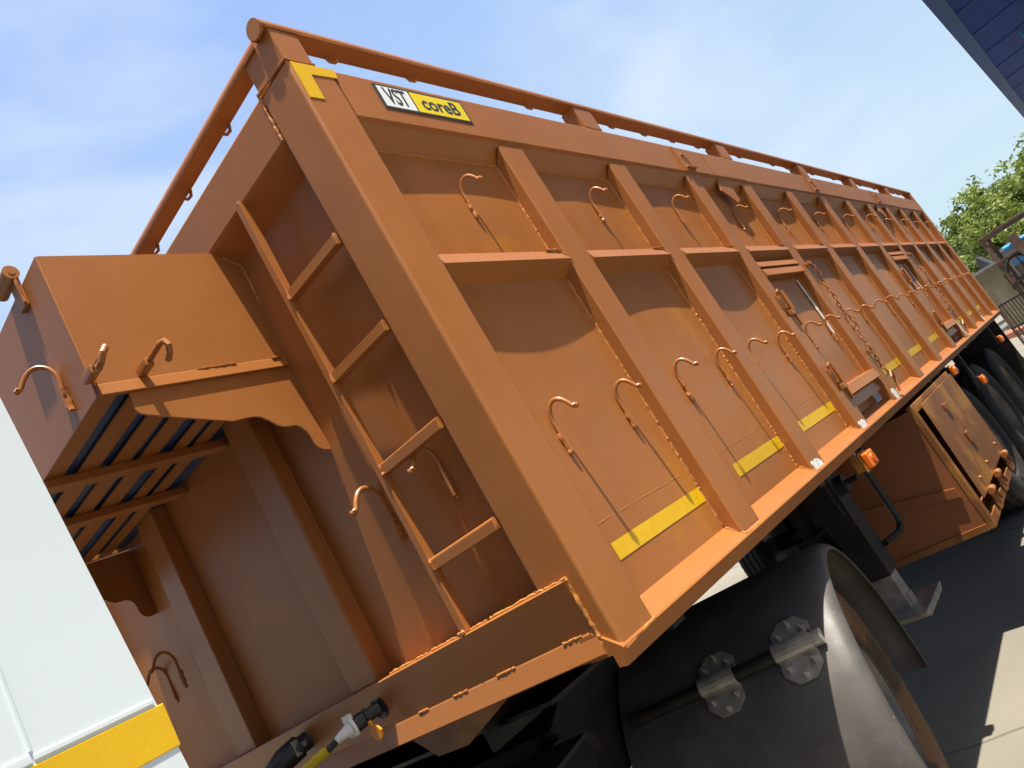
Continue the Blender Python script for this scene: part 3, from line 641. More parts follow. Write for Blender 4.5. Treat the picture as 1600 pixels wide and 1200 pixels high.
# side toolbox with its leaning door
TX0, TX1, TZ0, TZ1, TY = 3.04, 4.32, -0.76, -0.075, 0.004
p = MB()
p.box(TX0, TX0 + 0.006, TY + 0.03, 0.72, TZ0 + 0.01, TZ1); p.box(TX1 - 0.006, TX1, TY + 0.03, 0.72, TZ0 + 0.01, TZ1); p.box(TX0 + 0.0065, TX1 - 0.0065, 0.714, 0.72, TZ0 + 0.01, TZ1)
p.box(TX0 + 0.0065, TX1 - 0.0065, TY + 0.03, 0.713, TZ0 + 0.01, TZ0 + 0.016); p.box(TX0 + 0.0065, TX1 - 0.0065, TY + 0.03, 0.713, TZ1 - 0.006, TZ1)
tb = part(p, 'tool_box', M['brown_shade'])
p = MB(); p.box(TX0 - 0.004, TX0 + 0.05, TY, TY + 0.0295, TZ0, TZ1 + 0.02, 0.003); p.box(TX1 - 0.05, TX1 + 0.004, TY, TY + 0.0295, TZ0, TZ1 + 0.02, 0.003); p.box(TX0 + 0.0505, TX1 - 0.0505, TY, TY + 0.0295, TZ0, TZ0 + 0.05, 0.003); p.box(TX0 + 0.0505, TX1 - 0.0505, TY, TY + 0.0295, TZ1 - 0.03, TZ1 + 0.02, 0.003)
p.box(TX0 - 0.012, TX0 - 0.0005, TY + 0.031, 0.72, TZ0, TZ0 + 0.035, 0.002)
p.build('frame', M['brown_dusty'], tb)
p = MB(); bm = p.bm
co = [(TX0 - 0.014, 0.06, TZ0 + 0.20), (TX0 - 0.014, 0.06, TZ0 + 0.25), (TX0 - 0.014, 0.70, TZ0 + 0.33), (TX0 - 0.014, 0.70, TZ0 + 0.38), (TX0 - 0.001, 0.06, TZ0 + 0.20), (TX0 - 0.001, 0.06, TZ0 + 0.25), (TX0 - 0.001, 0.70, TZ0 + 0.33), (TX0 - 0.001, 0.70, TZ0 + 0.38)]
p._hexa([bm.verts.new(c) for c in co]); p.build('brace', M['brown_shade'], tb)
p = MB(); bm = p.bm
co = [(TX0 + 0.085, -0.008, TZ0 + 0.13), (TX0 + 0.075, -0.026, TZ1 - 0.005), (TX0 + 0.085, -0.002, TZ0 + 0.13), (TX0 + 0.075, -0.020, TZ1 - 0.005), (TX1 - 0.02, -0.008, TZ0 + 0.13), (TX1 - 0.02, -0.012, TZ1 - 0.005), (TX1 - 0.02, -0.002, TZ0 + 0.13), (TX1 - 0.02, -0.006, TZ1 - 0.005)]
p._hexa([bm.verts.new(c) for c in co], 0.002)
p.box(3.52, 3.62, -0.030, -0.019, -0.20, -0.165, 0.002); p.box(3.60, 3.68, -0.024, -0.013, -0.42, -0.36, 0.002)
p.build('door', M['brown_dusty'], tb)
for hx in (3.27, 3.62, 4.10):
    p = MB(); p.cyl((hx, -0.022, TZ0 + 0.122), (hx + 0.07, -0.022, TZ0 + 0.122), 0.018, 12); p.box(hx + 0.005, hx + 0.06, -0.020, -0.008, TZ0 + 0.02, TZ0 + 0.11, 0.002); p.tube([(hx + 0.07, -0.02, TZ0 + 0.12), (hx + 0.12, -0.02, TZ0 + 0.05)], 0.010, 8); p.build('hinge', M['brown'], tb)
    p = MB(); p.ball((hx + 0.03, -0.012, TZ0 + 0.20), 0.010); p.build('bolt', M['brown'], tb)

# orange side marker lights on hangers
for lx, lz in ((1.985, -0.09), (4.55, -0.085), (5.28, -0.285), (7.49, -0.20)):
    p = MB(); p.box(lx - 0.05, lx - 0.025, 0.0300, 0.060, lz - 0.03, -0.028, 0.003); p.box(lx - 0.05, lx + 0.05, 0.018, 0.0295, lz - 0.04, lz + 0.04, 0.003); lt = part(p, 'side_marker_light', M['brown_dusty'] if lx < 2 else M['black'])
    p = MB(); p.box(lx - 0.045, lx + 0.045, -0.012, 0.0175, lz - 0.034, lz + 0.034, 0.008, 3); p.cyl((lx, -0.018, lz), (lx, -0.01, lz), 0.022, 16); p.build('lens', M['orange'], lt)

# wheels of the trailer bogie
def tyre_profile(r, w, n0=0.0):
    h = w / 2
    return [(r * 0.56, -h * 0.80), (r * 0.62, -h * 0.96), (r * 0.78, -h * 1.04), (r * 0.90, -h * 0.98), (r * 0.965, -h * 0.84), (r * 0.99, -h * 0.76), (r, -h * 0.70), (r, -h * 0.47), (r * 0.975, -h * 0.45), (r * 0.975, -h * 0.38), (r, -h * 0.36), (r, -h * 0.06), (r * 0.975, -h * 0.04), (r * 0.975, h * 0.04), (r, h * 0.06), (r, h * 0.36), (r * 0.975, h * 0.38), (r * 0.975, h * 0.45), (r, h * 0.47), (r, h * 0.70), (r * 0.99, h * 0.76), (r * 0.965, h * 0.84), (r * 0.90, h * 0.98), (r * 0.78, h * 1.04), (r * 0.62, h * 0.96), (r * 0.56, h * 0.80)]
def wheel(parent, x, y, z, r, w, inward, tm='rubber'):
    """y = outer face, inward = +1 if the axle lies towards +y"""
    e = MB(); c = (x, y + inward * w / 2, z)
    e.lathe([(0.02, -0.02), (0.10, -0.015), (0.12, -0.06 * 1), (0.13, 0.02), (r * 0.42, 0.05), (r * 0.50, -0.02), (r * 0.545, -w * 0.36), (r * 0.575, -w * 0.42), (r * 0.575, w * 0.42), (r * 0.5, w * 0.3), (0.02, w * 0.3)] if inward > 0 else [(0.02, 0.02), (0.10, 0.015), (0.12, 0.06), (0.13, -0.02), (r * 0.42, -0.05), (r * 0.50, 0.02), (r * 0.545, w * 0.36), (r * 0.575, w * 0.42), (r * 0.575, -w * 0.42), (r * 0.5, -w * 0.3), (0.02, -w * 0.3)], c, 1, 40)
    for k in range(10):
        a = 2 * math.pi * k / 10; e.cyl((x + 0.17 * math.cos(a), c[1] + inward * 0.05, z + 0.17 * math.sin(a)), (x + 0.17 * math.cos(a), c[1] - inward * 0.015, z + 0.17 * math.sin(a)), 0.014, 6)
    wh = e.build('wheel', M['rim'], parent, smooth=40)
    t = MB(); t.lathe(tyre_profile(r, w), c, 1, 64)
    for k in range(64):                       # shoulder lugs
        a = 2 * math.pi * (k + 0.5) / 64
        for sgn in (-1, 1):
            ca, sa = math.cos(a), math.sin(a); da = 0.018
            vs_ = []
            for rr_, yy_ in ((r * 0.955, 0.88), (r * 1.006, 0.70)):
                for d in (-da, da):
                    vs_.append(t.bm.verts.new((x + rr_ * math.cos(a + d), c[1] + sgn * w / 2 * yy_, z + rr_ * math.sin(a + d))))
            q = [t.bm.verts.new((x + r * 1.006 * math.cos(a + d), c[1] + sgn * w / 2 * 0.50, z + r * 1.006 * math.sin(a + d))) for d in (-da, da)]
            t.bm.faces.new([vs_[0], vs_[1], vs_[3], vs_[2]]); t.bm.faces.new([vs_[2], vs_[3], q[1], q[0]])
    t.build('tyre', M[tm], wh, smooth=35)
    return wh
for ax in (5.45, 6.72, 7.99):
    wheel(TR, ax, 0.20, ZG + 0.51, 0.51, 0.26, 1); wheel(TR, ax, 0.49, ZG + 0.51, 0.51, 0.26, 1); wheel(TR, ax, WID - 0.10, ZG + 0.51, 0.51, 0.26, -1)
    p = MB(); p.cyl((ax, 0.3, ZG + 0.51), (ax, WID - 0.3, ZG + 0.51), 0.07, 16); p.box(ax - 0.5, ax + 0.5, 0.80, 0.88, -0.62, -0.55, 0.005); p.box(ax - 0.5, ax + 0.5, 1.62, 1.70, -0.62, -0.55, 0.005); part(p, 'axle', M['black'])
p = MB(); p.box(8.66, 8.68, 0.08, 0.66, -1.05, -0.05); part(p, 'mud_flap', M['rubber'])

# ================================================================ TRACTOR (turned 13 degrees to the trailer)
YAW = R(13)
TK = thing('tractor_truck', 'white tractor truck before the trailer, black mudguards and yellow reflective strip', 'truck', (0, 0, 0), YAW, local=True)
TK.location = (0, 0, ZG)
def tp(mb, name, m, smooth=30, parent=None, label=None):
    bmesh.ops.translate(mb.bm, verts=mb.bm.verts, vec=(0, 0, -ZG))
    o = mb.build(name, m, None, smooth=smooth, label=label)
    pr = parent if parent else TK
    o.parent = pr
    return o
def loc_build(mb, name, m, parent, smooth=30): return tp(mb, name, m, smooth, parent)
NS = -0.20; NF = 2.22
# cab
p = MB(); p.prism([(-1.046, -0.35), (-1.200, 1.75), (-1.25, 2.05), (-2.9, 2.0), (-3.25, 0.95), (-3.30, -0.55), (-2.95, -0.75), (-2.6, -0.35)], 1, NS, NF, 0.005)
cabo = tp(p, 'cab', M['white'], label='white cab with a panel joint and a raised ridge')
p = MB(); p.prism([(NS + 0.0005, 0.2870), (NS - 0.0013, 0.2855), (NS - 0.0013, 0.2830), (NS + 0.0005, 0.2815)], 0, -1.178, -1.098); p.box(-1.1793, -1.1777, NS - 0.0012, NS + 0.002, 0.2885, 1.2); p.box(-2.6, -1.1795, NS - 0.0012, NS + 0.002, 0.2815, 0.287, 0.0005)
tp(p, 'panel_ridge', M['white'], parent=cabo)
p = MB(); p.box(-2.4, -1.0915, NS - 0.0009, NS + 0.001, 0.2505, 0.2805, 0.0006, 1); tp(p, 'reflective_strip', M['prism_tape'])
p = MB(); p.box(-2.75, -1.75, NS - 0.004, NS + 0.01, 0.75, 1.45, 0.03); tp(p, 'side_window', M['glass'])
p = MB(); p.prism([(-1.0425, -0.35), (-1.168, 1.35), (-1.148, 1.35), (-1.015, -0.35)], 1, NS + 0.14, NF - 0.14, 0.003); tp(p, 'bounce_cut_panel', M['dark_roof'])  # unseen dark plate added so the white cab back reflects less
p = MB(); p.box(-1.02, -0.90, 0.55, 0.75, -0.3, 1.3, 0.04, 4); tp(p, 'air_intake', M['black'])
p = MB(); p.prism([(-2.93, 1.92), (-3.265, 0.98), (-3.28, 0.98), (-2.945, 1.92)], 1, NS + 0.15, NF - 0.15); tp(p, 'windscreen', M['glass'])
for nn in (NS + 0.1, NF - 0.45):
    p = MB(); p.box(-3.345, -3.30, nn, nn + 0.35, -0.45, -0.25, 0.015); tp(p, 'headlight', M['lens_clear'])
p = MB(); p.box(-3.42, -3.30, NS, NF, -0.95, -0.56, 0.03); tp(p, 'bumper', M['white'])
# frame, fifth wheel
for n0 in (0.62, 1.32):
    p = MB(); p.box(-2.9, 2.1, n0, n0 + 0.08, -0.48, -0.24, 0.004); tp(p, 'frame_rail', M['black'])
p = MB(); p.prism([(0.55, -0.20), (0.75, -0.125), (1.30, -0.125), (1.55, -0.22), (1.5, -0.24), (0.6, -0.24)], 1, 0.60, 1.42); tp(p, 'fifth_wheel', M['black'])
p = MB(); p.box(-1.03, 0.42, 0.42, 1.62, -0.222, -0.21, 0.002)  # black plate added to keep ground bounce off the front wall
tp(p, 'bounce_block_plate', M['black'])
p = MB(); p.box(-0.9, -0.2, 0.05, 0.55, -0.95, -0.45, 0.06, 4); tp(p, 'fuel_tank', M['black'])
# rear wheels and mudguards
WS, WZ = 1.34, ZG + 0.50
def twheel(n_out, inward):
    wheel_local(WS, n_out, WZ, 0.50, 0.27, inward)
def wheel_local(x, y, z, r, w, inward):
    before = set(bpy.data.objects)
    wh = wheel(TK, x, y, z - ZG, r, w, inward, 'mud')
    return wh
for x_, y_, inn in ((WS, -0.10, 1), (WS, 0.20, 1), (WS, NF - 0.10, -1), (WS, NF - 0.4, -1), (-2.2, -0.12, 1), (-2.2, NF - 0.06, -1)):
    wheel_local(x_, y_, WZ, 0.50, 0.27, inn)
p = MB(); p.cyl((WS, 0.1, WZ), (WS, 1.9, WZ), 0.09, 14); tp(p, 'axle', M['black'])
def mudguard(n0, n1, sgn):
    """arch over the wheels; n0 = outer edge"""
    Rm = 0.552; a0, a1 = R(198), R(-12)
    prof = [(n0, 0.512), (n0 + sgn * 0.001, 0.522), (n0 + sgn * 0.010, 0.536), (n0 + sgn * 0.030, 0.548), (n0 + sgn * 0.07, Rm), (n1, Rm), (n1, Rm - 0.006), (n0 + sgn * 0.07, Rm - 0.006), (n0 + sgn * 0.032, 0.541), (n0 + sgn * 0.014, 0.529), (n0 + sgn * 0.006, 0.512)]
    q = MB(); NA = 56; rings = []
    for k in range(NA + 1):
        a = a0 + (a1 - a0) * k / NA
        rings.append([q.bm.verts.new((WS + r_ * math.cos(a), n_, WZ + r_ * math.sin(a))) for n_, r_ in prof])
    m_ = len(prof)
    for k in range(NA):
        for j in range(m_): q.bm.faces.new([rings[k][j], rings[k][(j + 1) % m_], rings[k + 1][(j + 1) % m_], rings[k + 1][j]])
    q.bm.faces.new(rings[0][::-1]); q.bm.faces.new(rings[-1])
    mg = tp(q, 'mudguard', M['plastic'], smooth=50)
    ang = R(137); ca, sa = math.cos(ang), math.sin(ang)
    def on(n_, dt, h):                 # point on the arch: dt along the arc, h off the surface
        a = ang + dt / Rm
        return Vector((WS + (Rm + h) * math.cos(a), n_, WZ + (Rm + h) * math.sin(a)))
    t = MB(); t.tube([on(n0 + sgn * 0.085, 0, 0.014), on(n0 + sgn * 0.75, 0, 0.014)], 0.022, 16); loc_build(t, 'support_tube', M['black'], mg)
    t = MB(); t.tube([on(n0 + sgn * 0.070, 0, 0.014), on(n0 + sgn * 0.105, 0, 0.014)], 0.024, 16); loc_build(t, 'tube_end', M['steel'], mg)
    for nc in (n0 + sgn * 0.16, n0 + sgn * 0.42):
        b = MB()
        for sg in (-1, 1):               # two half plates with clipped corners, bent over the tube
            w2 = 0.062
            outl = [(-w2, 0.026), (w2, 0.026), (w2, 0.066), (w2 * 0.45, 0.098), (-w2 * 0.45, 0.098), (-w2, 0.066)]
            lo = [b.bm.verts.new(on(nc + u, sg * v, 0.003)) for u, v in outl]; hi = [b.bm.verts.new(on(nc + u, sg * v, 0.010)) for u, v in outl]
            b.bm.faces.new(lo); b.bm.faces.new(hi[::-1])
            for k in range(6): b.bm.faces.new([lo[k], hi[k], hi[(k + 1) % 6], lo[(k + 1) % 6]])
        rows = []
        for k in range(9):
            th = math.pi * k / 8
            d_, h_ = 0.030 * math.cos(th), 0.018 + 0.030 * math.sin(th) if 0 < k < 8 else 0.006
            rows.append((on(nc - 0.062, d_, h_), on(nc + 0.062, d_, h_)))
        for k in range(8): b.bm.faces.new([b.bm.verts.new(rows[k][0]), b.bm.verts.new(rows[k][1]), b.bm.verts.new(rows[k + 1][1]), b.bm.verts.new(rows[k + 1][0])])
        loc_build(b, 'clamp_plate', M['steel'], mg)
        for u, v in ((-0.04, 0.05), (0.04, 0.05), (0.0, 0.08), (-0.04, -0.05), (0.04, -0.05), (0.0, -0.08)):
            c = MB(); c.tube([on(nc + u, v, 0.009), on(nc + u, v, 0.018)], 0.0095, 6); c.tube([on(nc + u, v, 0.016), on(nc + u, v, 0.030)], 0.0045, 7)
            loc_build(c, 'bolt', M['steel'], mg)
    return mg
mudguard(-0.20, 0.60, 1); mudguard(2.22, 1.58, -1)

# ---------------------------------------------------------------- leads between truck and trailer
cb = thing('coiled_power_lead', 'yellow sheathed power lead with black and grey plug in the trailer front socket', 'cable', (-0.03, 0.80, 0.115))
def cpart(mb, name, m): return mb.build(name, m, cb)
p = MB(); p.tube([(-0.012, 0.80, 0.115), (-0.05, 0.815, 0.112), (-0.055, 0.817, 0.1115), (-0.085, 0.828, 0.109)], [0.017, 0.017, 0.021, 0.021], 16); p.ball((-0.05, 0.812, 0.126), 0.009); cpart(p, 'plug', M['rubber_cable'])
p = MB(); p.tube([(-0.082, 0.827, 0.1095), (-0.090, 0.830, 0.1085), (-0.0905, 0.830, 0.1085), (-0.118, 0.843, 0.104), (-0.130, 0.850, 0.100)], [0.026, 0.026, 0.017, 0.012, 0.009], 16); p.box(-0.096, -0.082, 0.815, 0.846, 0.085, 0.142, 0.003); cpart(p, 'collar', M['primer'])
p = MB(); p.tube([(-0.125, 0.848, 0.102), (-0.150, 0.868, 0.092)], 0.0085, 10); cpart(p, 'strain_relief', M['rubber_cable'])
p = MB(); pts = []
for k in range(25):
    t = k / 24; pts.append((-0.15 - 0.20 * t, 0.868 + 0.16 * t + 0.02 * math.sin(t * 4), 0.092 - 0.03 * t - 0.14 * t * t))
p.tube(pts, [0.0125 * (1 + 0.06 * (k % 2)) for k in range(25)], 12); cpart(p, 'sheath', M['cable_yellow'])
p = MB(); p.prism([(0.770, 0.082), (0.785, 0.088), (0.80, 0.086), (0.808, 0.070), (0.800, 0.052), (0.782, 0.046), (0.766, 0.054), (0.760, 0.070)], 0, -0.062, -0.056, 0.001); p.tube([(-0.059, 0.79, 0.085), (-0.059, 0.795, 0.10)], 0.006, 8); cpart(p, 'cap_flap', M['tag_orange'])
ah = thing('air_hose_lead', 'black rubber plug and hose leading down from the trailer front rail', 'hose', (-0.03, 1.18, 0.125))
p = MB(); p.tube([(-0.004, 1.18, 0.125), (-0.035, 1.185, 0.122), (-0.037, 1.185, 0.122), (-0.09, 1.20, 0.112), (-0.125, 1.215, 0.10), (-0.20, 1.26, 0.06), (-0.30, 1.33, -0.02), (-0.42, 1.42, -0.12)], [0.026, 0.026, 0.034, 0.034, 0.026, 0.019, 0.015, 0.014], 16); p.build('plug_and_hose', M['rubber_cable'], ah)
p = MB(); p.box(-0.07, -0.05, 1.158, 1.165, 0.10, 0.145, 0.002); p.box(-0.05, -0.03, 1.155, 1.165, 0.115, 0.13, 0.002); p.build('latch_tab', M['steel'], ah)

# folded tarpaulin lying in the box
p = MB()
def tarp_fn(u, v):
    e = math.sin(math.pi * u) ** 0.4 * math.sin(math.pi * v) ** 0.4 if 0 < u < 1 and 0 < v < 1 else 0
    return (BX0 + 0.008 + (FD - BX0 - 0.012) * u, BY0 + 0.008 + (BY1 - BY0 - 0.016) * v, 1.05 + 0.26 * e + 0.012 * math.sin(17 * u + 3 * v) * e)
p.grid(tarp_fn, 24, 40); p.grid(lambda u, v: (BX0 + 0.008 + (FD - BX0 - 0.012) * u, BY0 + 0.008 + (BY1 - BY0 - 0.016) * v, 1.046 + 0.004 * math.sin(9 * u + 7 * v) ** 2), 12, 20)
tag(p.build('tarpaulin', M['tarp'], None, smooth=60), 'dark navy tarpaulin folded inside the slatted box on the trailer front', 'tarpaulin')

# ================================================================ surroundings
# canopy on the right, run on unseen toward the camera to cut ground bounce
CN = thing('roof_canopy', 'dark navy flat roof canopy overhead on the right with a grey-blue edge', 'canopy', (12, -5.5, ZG))
def edge_y(x): return -1.227 - 0.0295 * (x - 8.345)
p = MB(); bm = p.bm
for (za, zb, ya) in ((3.20, 3.28, 0.16),):
    co = []
    for x in (0.9, 26.0):
        for y in (edge_y(x) - ya, -7.5):
            for z in (za, zb): co.append((x, y, z))
    p._hexa([bm.verts.new(c) for c in co])
p.build('roof_deck', M['navy'], CN)
p = MB(); bm = p.bm; co = []
for x in (0.9, 26.0):
    for y in (edge_y(x), edge_y(x) - 0.16):
        for z in (3.185, 3.32): co.append((x, y, z))
p._hexa([bm.verts.new(c) for c in co], 0.006); p.build('edge_trim', M['navy_trim'], CN)
for x in [1.55 + 1.35 * k for k in range(18)]:
    p = MB(); p.box(x, x + 0.02, -7.4, edge_y(x) - 0.17, 3.186, 3.1995); p.build('seam', M['navy_trim'], CN)
for yv in (-2.3, -4.4):
    p = MB(); p.box(1.0, 25.9, yv - 0.06, yv + 0.06, 3.06, 3.184); p.build('roof_beam', M['navy'], CN)
for x in (1.2, 7, 13, 19, 25):
    p = MB(); p.box(x, x + 0.15, -7.4, -7.25, ZG, 3.19, 0.006); p.build('post', M['navy'], CN)
p = MB(); p.tube([(12.6, -1.98, 3.186), (12.65, -1.97, 2.9), (12.7, -1.97, 2.72)], 0.012, 8); p.tube([(12.7, -1.97, 2.86), (12.72, -1.965, 2.80), (12.78, -1.955, 2.55), (12.80, -1.95, 2.50)], [0.02, 0.05, 0.05, 0.03], 10)
tag(p.build('hanging_strap', M['sky_blue'], None), 'bright blue strap end hanging from the navy canopy', 'strap')

# tree beyond the end of the trailer
def tree(name, label, x, y, base, height, rad, n_leaf, m, seed, trunk_r=0.16, group=None):
    rnd = random.Random(seed)
    t = thing(name, label, 'tree', (x, y, base), 0, group)
    tk = MB(); top = base + height
    hub = Vector((x, y, base + height * 0.35))
    tk.tube([(x, y, base), (x + 0.05, y - 0.03, base + height * 0.18), hub], [trunk_r * 1.3, trunk_r, trunk_r * 0.85], 10)
    tips = []
    for k in range(13):
        a = rnd.uniform(0, 6.28); el = rnd.uniform(0.25, 1.25)
        ln = rad * rnd.uniform(0.65, 1.05)
        d = Vector((math.cos(a) * math.cos(el), math.sin(a) * math.cos(el), math.sin(el) * height * 0.55 / rad))
        e = hub + d * ln; mid = hub.lerp(e, 0.5) + Vector([rnd.uniform(-1, 1) * 0.12 * rad for _ in range(3)])
        tk.tube([hub, mid, e], [trunk_r * 0.5, trunk_r * 0.28, trunk_r * 0.08], 7); tips.append((e, 1.0)); tips.append((mid, 0.7))
        for q in range(4):
            s_ = mid.lerp(e, rnd.uniform(0.1, 0.9)); f = s_ + Vector([rnd.uniform(-1, 1) * rad * 0.38, rnd.uniform(-1, 1) * rad * 0.38, rnd.uniform(-0.35, 0.8) * rad * 0.34])
            tk.tube([s_, f], [trunk_r * 0.12, trunk_r * 0.04], 5); tips.append((f, 0.55))
    tk.build('trunk', M['bark'], t)
    cr = MB(); bm = cr.bm
    clumps = []
    for _ in range(n_leaf // 45):
        c, w_ = rnd.choice(tips); sp = rad * 0.25 * w_
        clumps.append((c + Vector((rnd.gauss(0, sp), rnd.gauss(0, sp), rnd.gauss(0, sp * 0.75))), rnd.uniform(0.10, 0.24) * (rad / 3.0) ** 0.5))
    for c, cs in clumps:
        for _ in range(rnd.randint(25, 60)):
            p_ = c + Vector((rnd.gauss(0, cs), rnd.gauss(0, cs), rnd.gauss(0, cs * 0.6)))
            L_ = rnd.uniform(0.07, 0.13) * (rad / 3.0) ** 0.5
            d = Vector((rnd.uniform(-1, 1), rnd.uniform(-1, 1), rnd.uniform(-0.7, 0.4))).normalized(); s_ = d.cross(Vector([rnd.uniform(-1, 1) for _ in range(3)])).normalized()
            a_, b_, c_, d_ = p_ - d * L_, p_ + s_ * L_ * 0.45, p_ + d * L_, p_ - s_ * L_ * 0.45
            bm.faces.new([bm.verts.new(v) for v in (a_, b_, c_, d_)])
    cr.build('crown', m, t, smooth=0)
    return t
tree('leafy_tree', 'tall leafy olive-green tree rising behind the far end of the trailer', 40, -0.5, ZG, 6.7, 3.5, 60000, M['leaf'], 3)
tree('leafy_tree', 'lower bushy green tree close beside the trailer end', 33, 0.55, ZG, 4.3, 2.1, 30000, M['leaf'], 11, 0.1)
tree('leafy_tree', 'big pale green tree at the right edge under the canopy', 44, -4.2, ZG, 7.2, 3.4, 36000, M['leaf'], 21)

# beige building and shed beyond
bl = thing('workshop_building', 'low beige plastered workshop with a small dark gable behind the trailer end', 'building', (27, 1.5, ZG))
p = MB(); p.box(26, 32, 0.0, 1.75, ZG, 0.85); p.build('wall', M['plaster'], bl)
p = MB(); p.box(25.8, 32.2, -0.1, 1.85, 0.851, 0.93); p.build('roof', M['grey_metal'], bl)
p = MB(); p.prism([(1.15, 0.931), (1.5, 0.931), (1.38, 1.35)], 0, 26.2, 28.0); p.build('gable', M['dark_roof'], bl)
p = MB(); p.box(25.95, 25.998, 0.75, 1.05, -0.1, 0.45); p.build('window', M['glass'], bl)
sh = thing('metal_shed', 'small grey sheet metal shed in front of the beige workshop', 'shed', (23, 0.5, ZG))
p = MB(); p.box(23, 24.2, 0.10, 0.75, ZG, 0.95, 0.01); p.build('wall', M['grey_metal'], sh)
p = MB(); p.prism([(0.02, 0.951), (0.83, 0.951), (0.83, 0.99), (0.02, 1.16)], 0, 22.9, 24.3); p.build('roof', M['grey_metal'], sh)
p = MB(); p.box(22.97, 22.998, 0.22, 0.45, 0.1, 0.6); p.build('door', M['sky_blue'], sh)
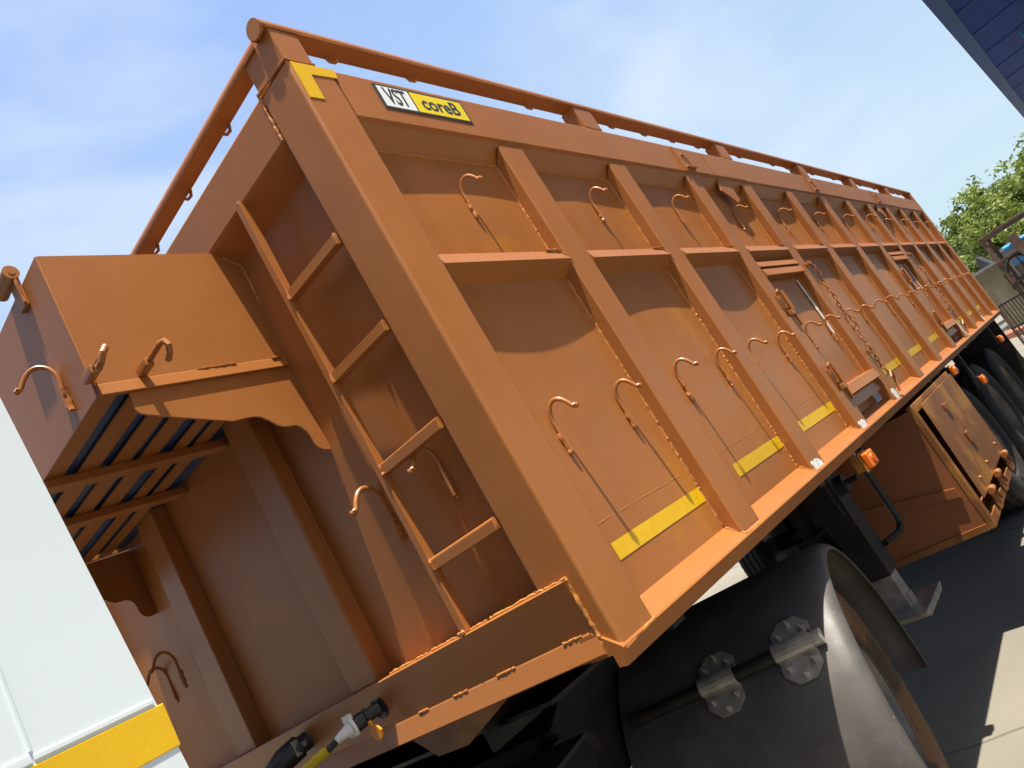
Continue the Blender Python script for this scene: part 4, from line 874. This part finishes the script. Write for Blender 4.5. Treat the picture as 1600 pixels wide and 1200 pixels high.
# storage rack of rusty steel with pipes and bits on it
RK = thing('storage_rack', 'weathered rusty steel storage rack with several shelves in the yard', 'rack', (17.5, -0.2, ZG))
for (x, y) in ((17, 0.27), (17, -1.4), (18.4, 0.27), (18.4, -1.4)):
    p = MB(); p.box(x, x + 0.06, y, y + 0.085, ZG, 1.20, 0.004); p.build('post', M['rust'], RK)
for z in (1.20, 0.62, 0.10, -0.45):
    p = MB(); p.box(16.98, 18.52, -1.42, 0.36, z, z + 0.045, 0.004); p.build('shelf', M['rust'], RK)
for k in range(5):
    p = MB(); yy = -1.25 + 0.31 * k; p.box(17.02, 17.05, yy, yy + 0.03, -0.44, 0.62); p.build('upright_bar', M['rust'], RK)
stuff = [('steel_pipe', 'bright blue painted pipe lying across the rusty rack', 'pipe', 'sky_blue', lambda q: q.tube([(16.9, 0.10, 0.80), (16.9, -1.3, 0.80)], 0.05, 12)),
         ('oil_drum', 'faded green drum standing on the rack shelf beside the trailer', 'drum', 'teal', lambda q: q.lathe([(0.001, 0), (0.13, 0), (0.135, 0.02), (0.13, 0.13), (0.135, 0.15), (0.13, 0.27), (0.13, 0.30), (0.001, 0.30)], (17.3, -0.25, 0.171), 2, 20)),
         ('cardboard_box', 'pale box on the middle shelf of the rusty rack', 'box', 'plaster', lambda q: q.box(17.1, 17.5, -0.15, 0.15, 0.171, 0.42, 0.01)),
         ('paint_tin', 'small white tin on the middle shelf of the rack', 'tin', 'st_white', lambda q: q.lathe([(0.001, 0), (0.07, 0), (0.072, 0.01), (0.07, 0.16), (0.074, 0.165), (0.06, 0.17), (0.001, 0.17)], (17.15, -0.55, 0.171), 2, 18)),
         ('steel_offcut', 'rusty bent steel offcuts heaped on the low rack shelf', 'scrap', 'rust', lambda q: [q.tube([(17.0 + 0.1 * k, 0.15 - 0.05 * k, -0.37), (17.4, -0.2 - 0.1 * k, -0.30), (17.9, -0.6 + 0.12 * k, -0.34)], 0.035, 7) for k in range(5)]),
         ('fallen_sheet', 'faded red sheet metal panel leaning at the foot of the rack', 'sheet', 'terracotta', lambda q: q.prism([(0.35, -0.85), (1.0, -0.72), (1.02, -0.62), (0.30, -0.70)], 0, 16.4, 17.6, 0.01)),
         ('wire_coil', 'coil of black hose hung on the front post of the rack', 'coil', 'rubber', lambda q: q.tube([(16.93, 0.05 + 0.22 * math.cos(a * 0.4), 0.38 + 0.22 * math.sin(a * 0.4)) for a in range(17)], 0.03, 7, cap=False)),
         ('rag_bundle', 'crumpled pinkish rag bundle on the low rack shelf', 'rags', 'terracotta', lambda q: q.grid(lambda u, v: (17.0 + 0.5 * u, -1.2 + 0.5 * v, -0.38 + 0.22 * (math.sin(math.pi * u) * math.sin(math.pi * v)) ** 0.5 * (1 + 0.3 * math.sin(9 * u + 5 * v))), 14, 14)),
         ('grey_box', 'grey metal toolbox on the upper shelf of the rack', 'toolbox', 'grey_metal', lambda q: q.box(17.05, 17.35, -0.95, -0.50, 0.666, 0.88, 0.02)),
         ('plank_stack', 'weathered plank standing against the rack post', 'plank', 'rust', lambda q: q.prism([(-0.55, ZG), (-0.35, ZG), (-0.05, 0.95), (-0.22, 0.98)], 0, 16.80, 16.85, 0.004)),
         ('tool_crate', 'blue plastic crate on the lower rack shelf', 'crate', 'navy_trim', lambda q: q.box(17.05, 17.4, -0.62, -0.30, -0.379, -0.16, 0.012))]
for nm, lb, ct, mm, fn in stuff:
    q = MB(); fn(q); tag(q.build(nm, M[mm], None), lb, ct)
# barred steel cage beside the rack
CG = thing('metal_cage', 'dark barred metal cage standing just in front of the rusty rack', 'cage', (15.6, 0.35, ZG))
for x in (15.2, 16.1):
    for y in (0.12, 0.62):
        p = MB(); p.box(x, x + 0.04, y, y + 0.04, ZG, -0.05, 0.003); p.build('corner_bar', M['rust'], CG)
for z in (-1.05, -0.55, -0.09):
    p = MB(); p.box(15.2, 16.14, 0.10, 0.119, z, z + 0.03); p.box(15.18, 15.199, 0.10, 0.66, z, z + 0.03); p.build('frame', M['black'], CG)
for k in range(9):
    p = MB(); p.tube([(15.19, 0.16 + 0.055 * k, ZG + 0.02), (15.19, 0.16 + 0.055 * k, -0.07)], 0.008, 6); p.build('bar', M['black'], CG)
# pale concrete kerb blocks on the sunlit yard
for k, (x, y, w_, d_, h_, lb) in enumerate(((13.2, 0.55, 0.9, 0.16, 0.18, 'pale concrete kerb block nearest the trailer end'), (14.4, 0.30, 0.5, 0.4, 0.22, 'squat pale concrete block in the middle of the sunlit yard'), (15.4, 0.70, 0.8, 0.14, 0.12, 'thin pale concrete slab lying furthest out near the rack'))):
    q = MB(); q.box(x, x + w_, y, y + d_, ZG, ZG + h_, 0.015); tag(q.build('concrete_block', M['pale_block'], None), lb, 'block', 'loose concrete blocks in the yard')
# boundary wall far behind
q = MB(); q.box(60, 60.3, -60, 90, ZG, 1.3); q.box(59.95, 60.35, -60, 90, 1.301, 1.42); tag(q.build('boundary_wall', M['plaster'], None), 'long low beige boundary wall far behind the yard', 'wall')
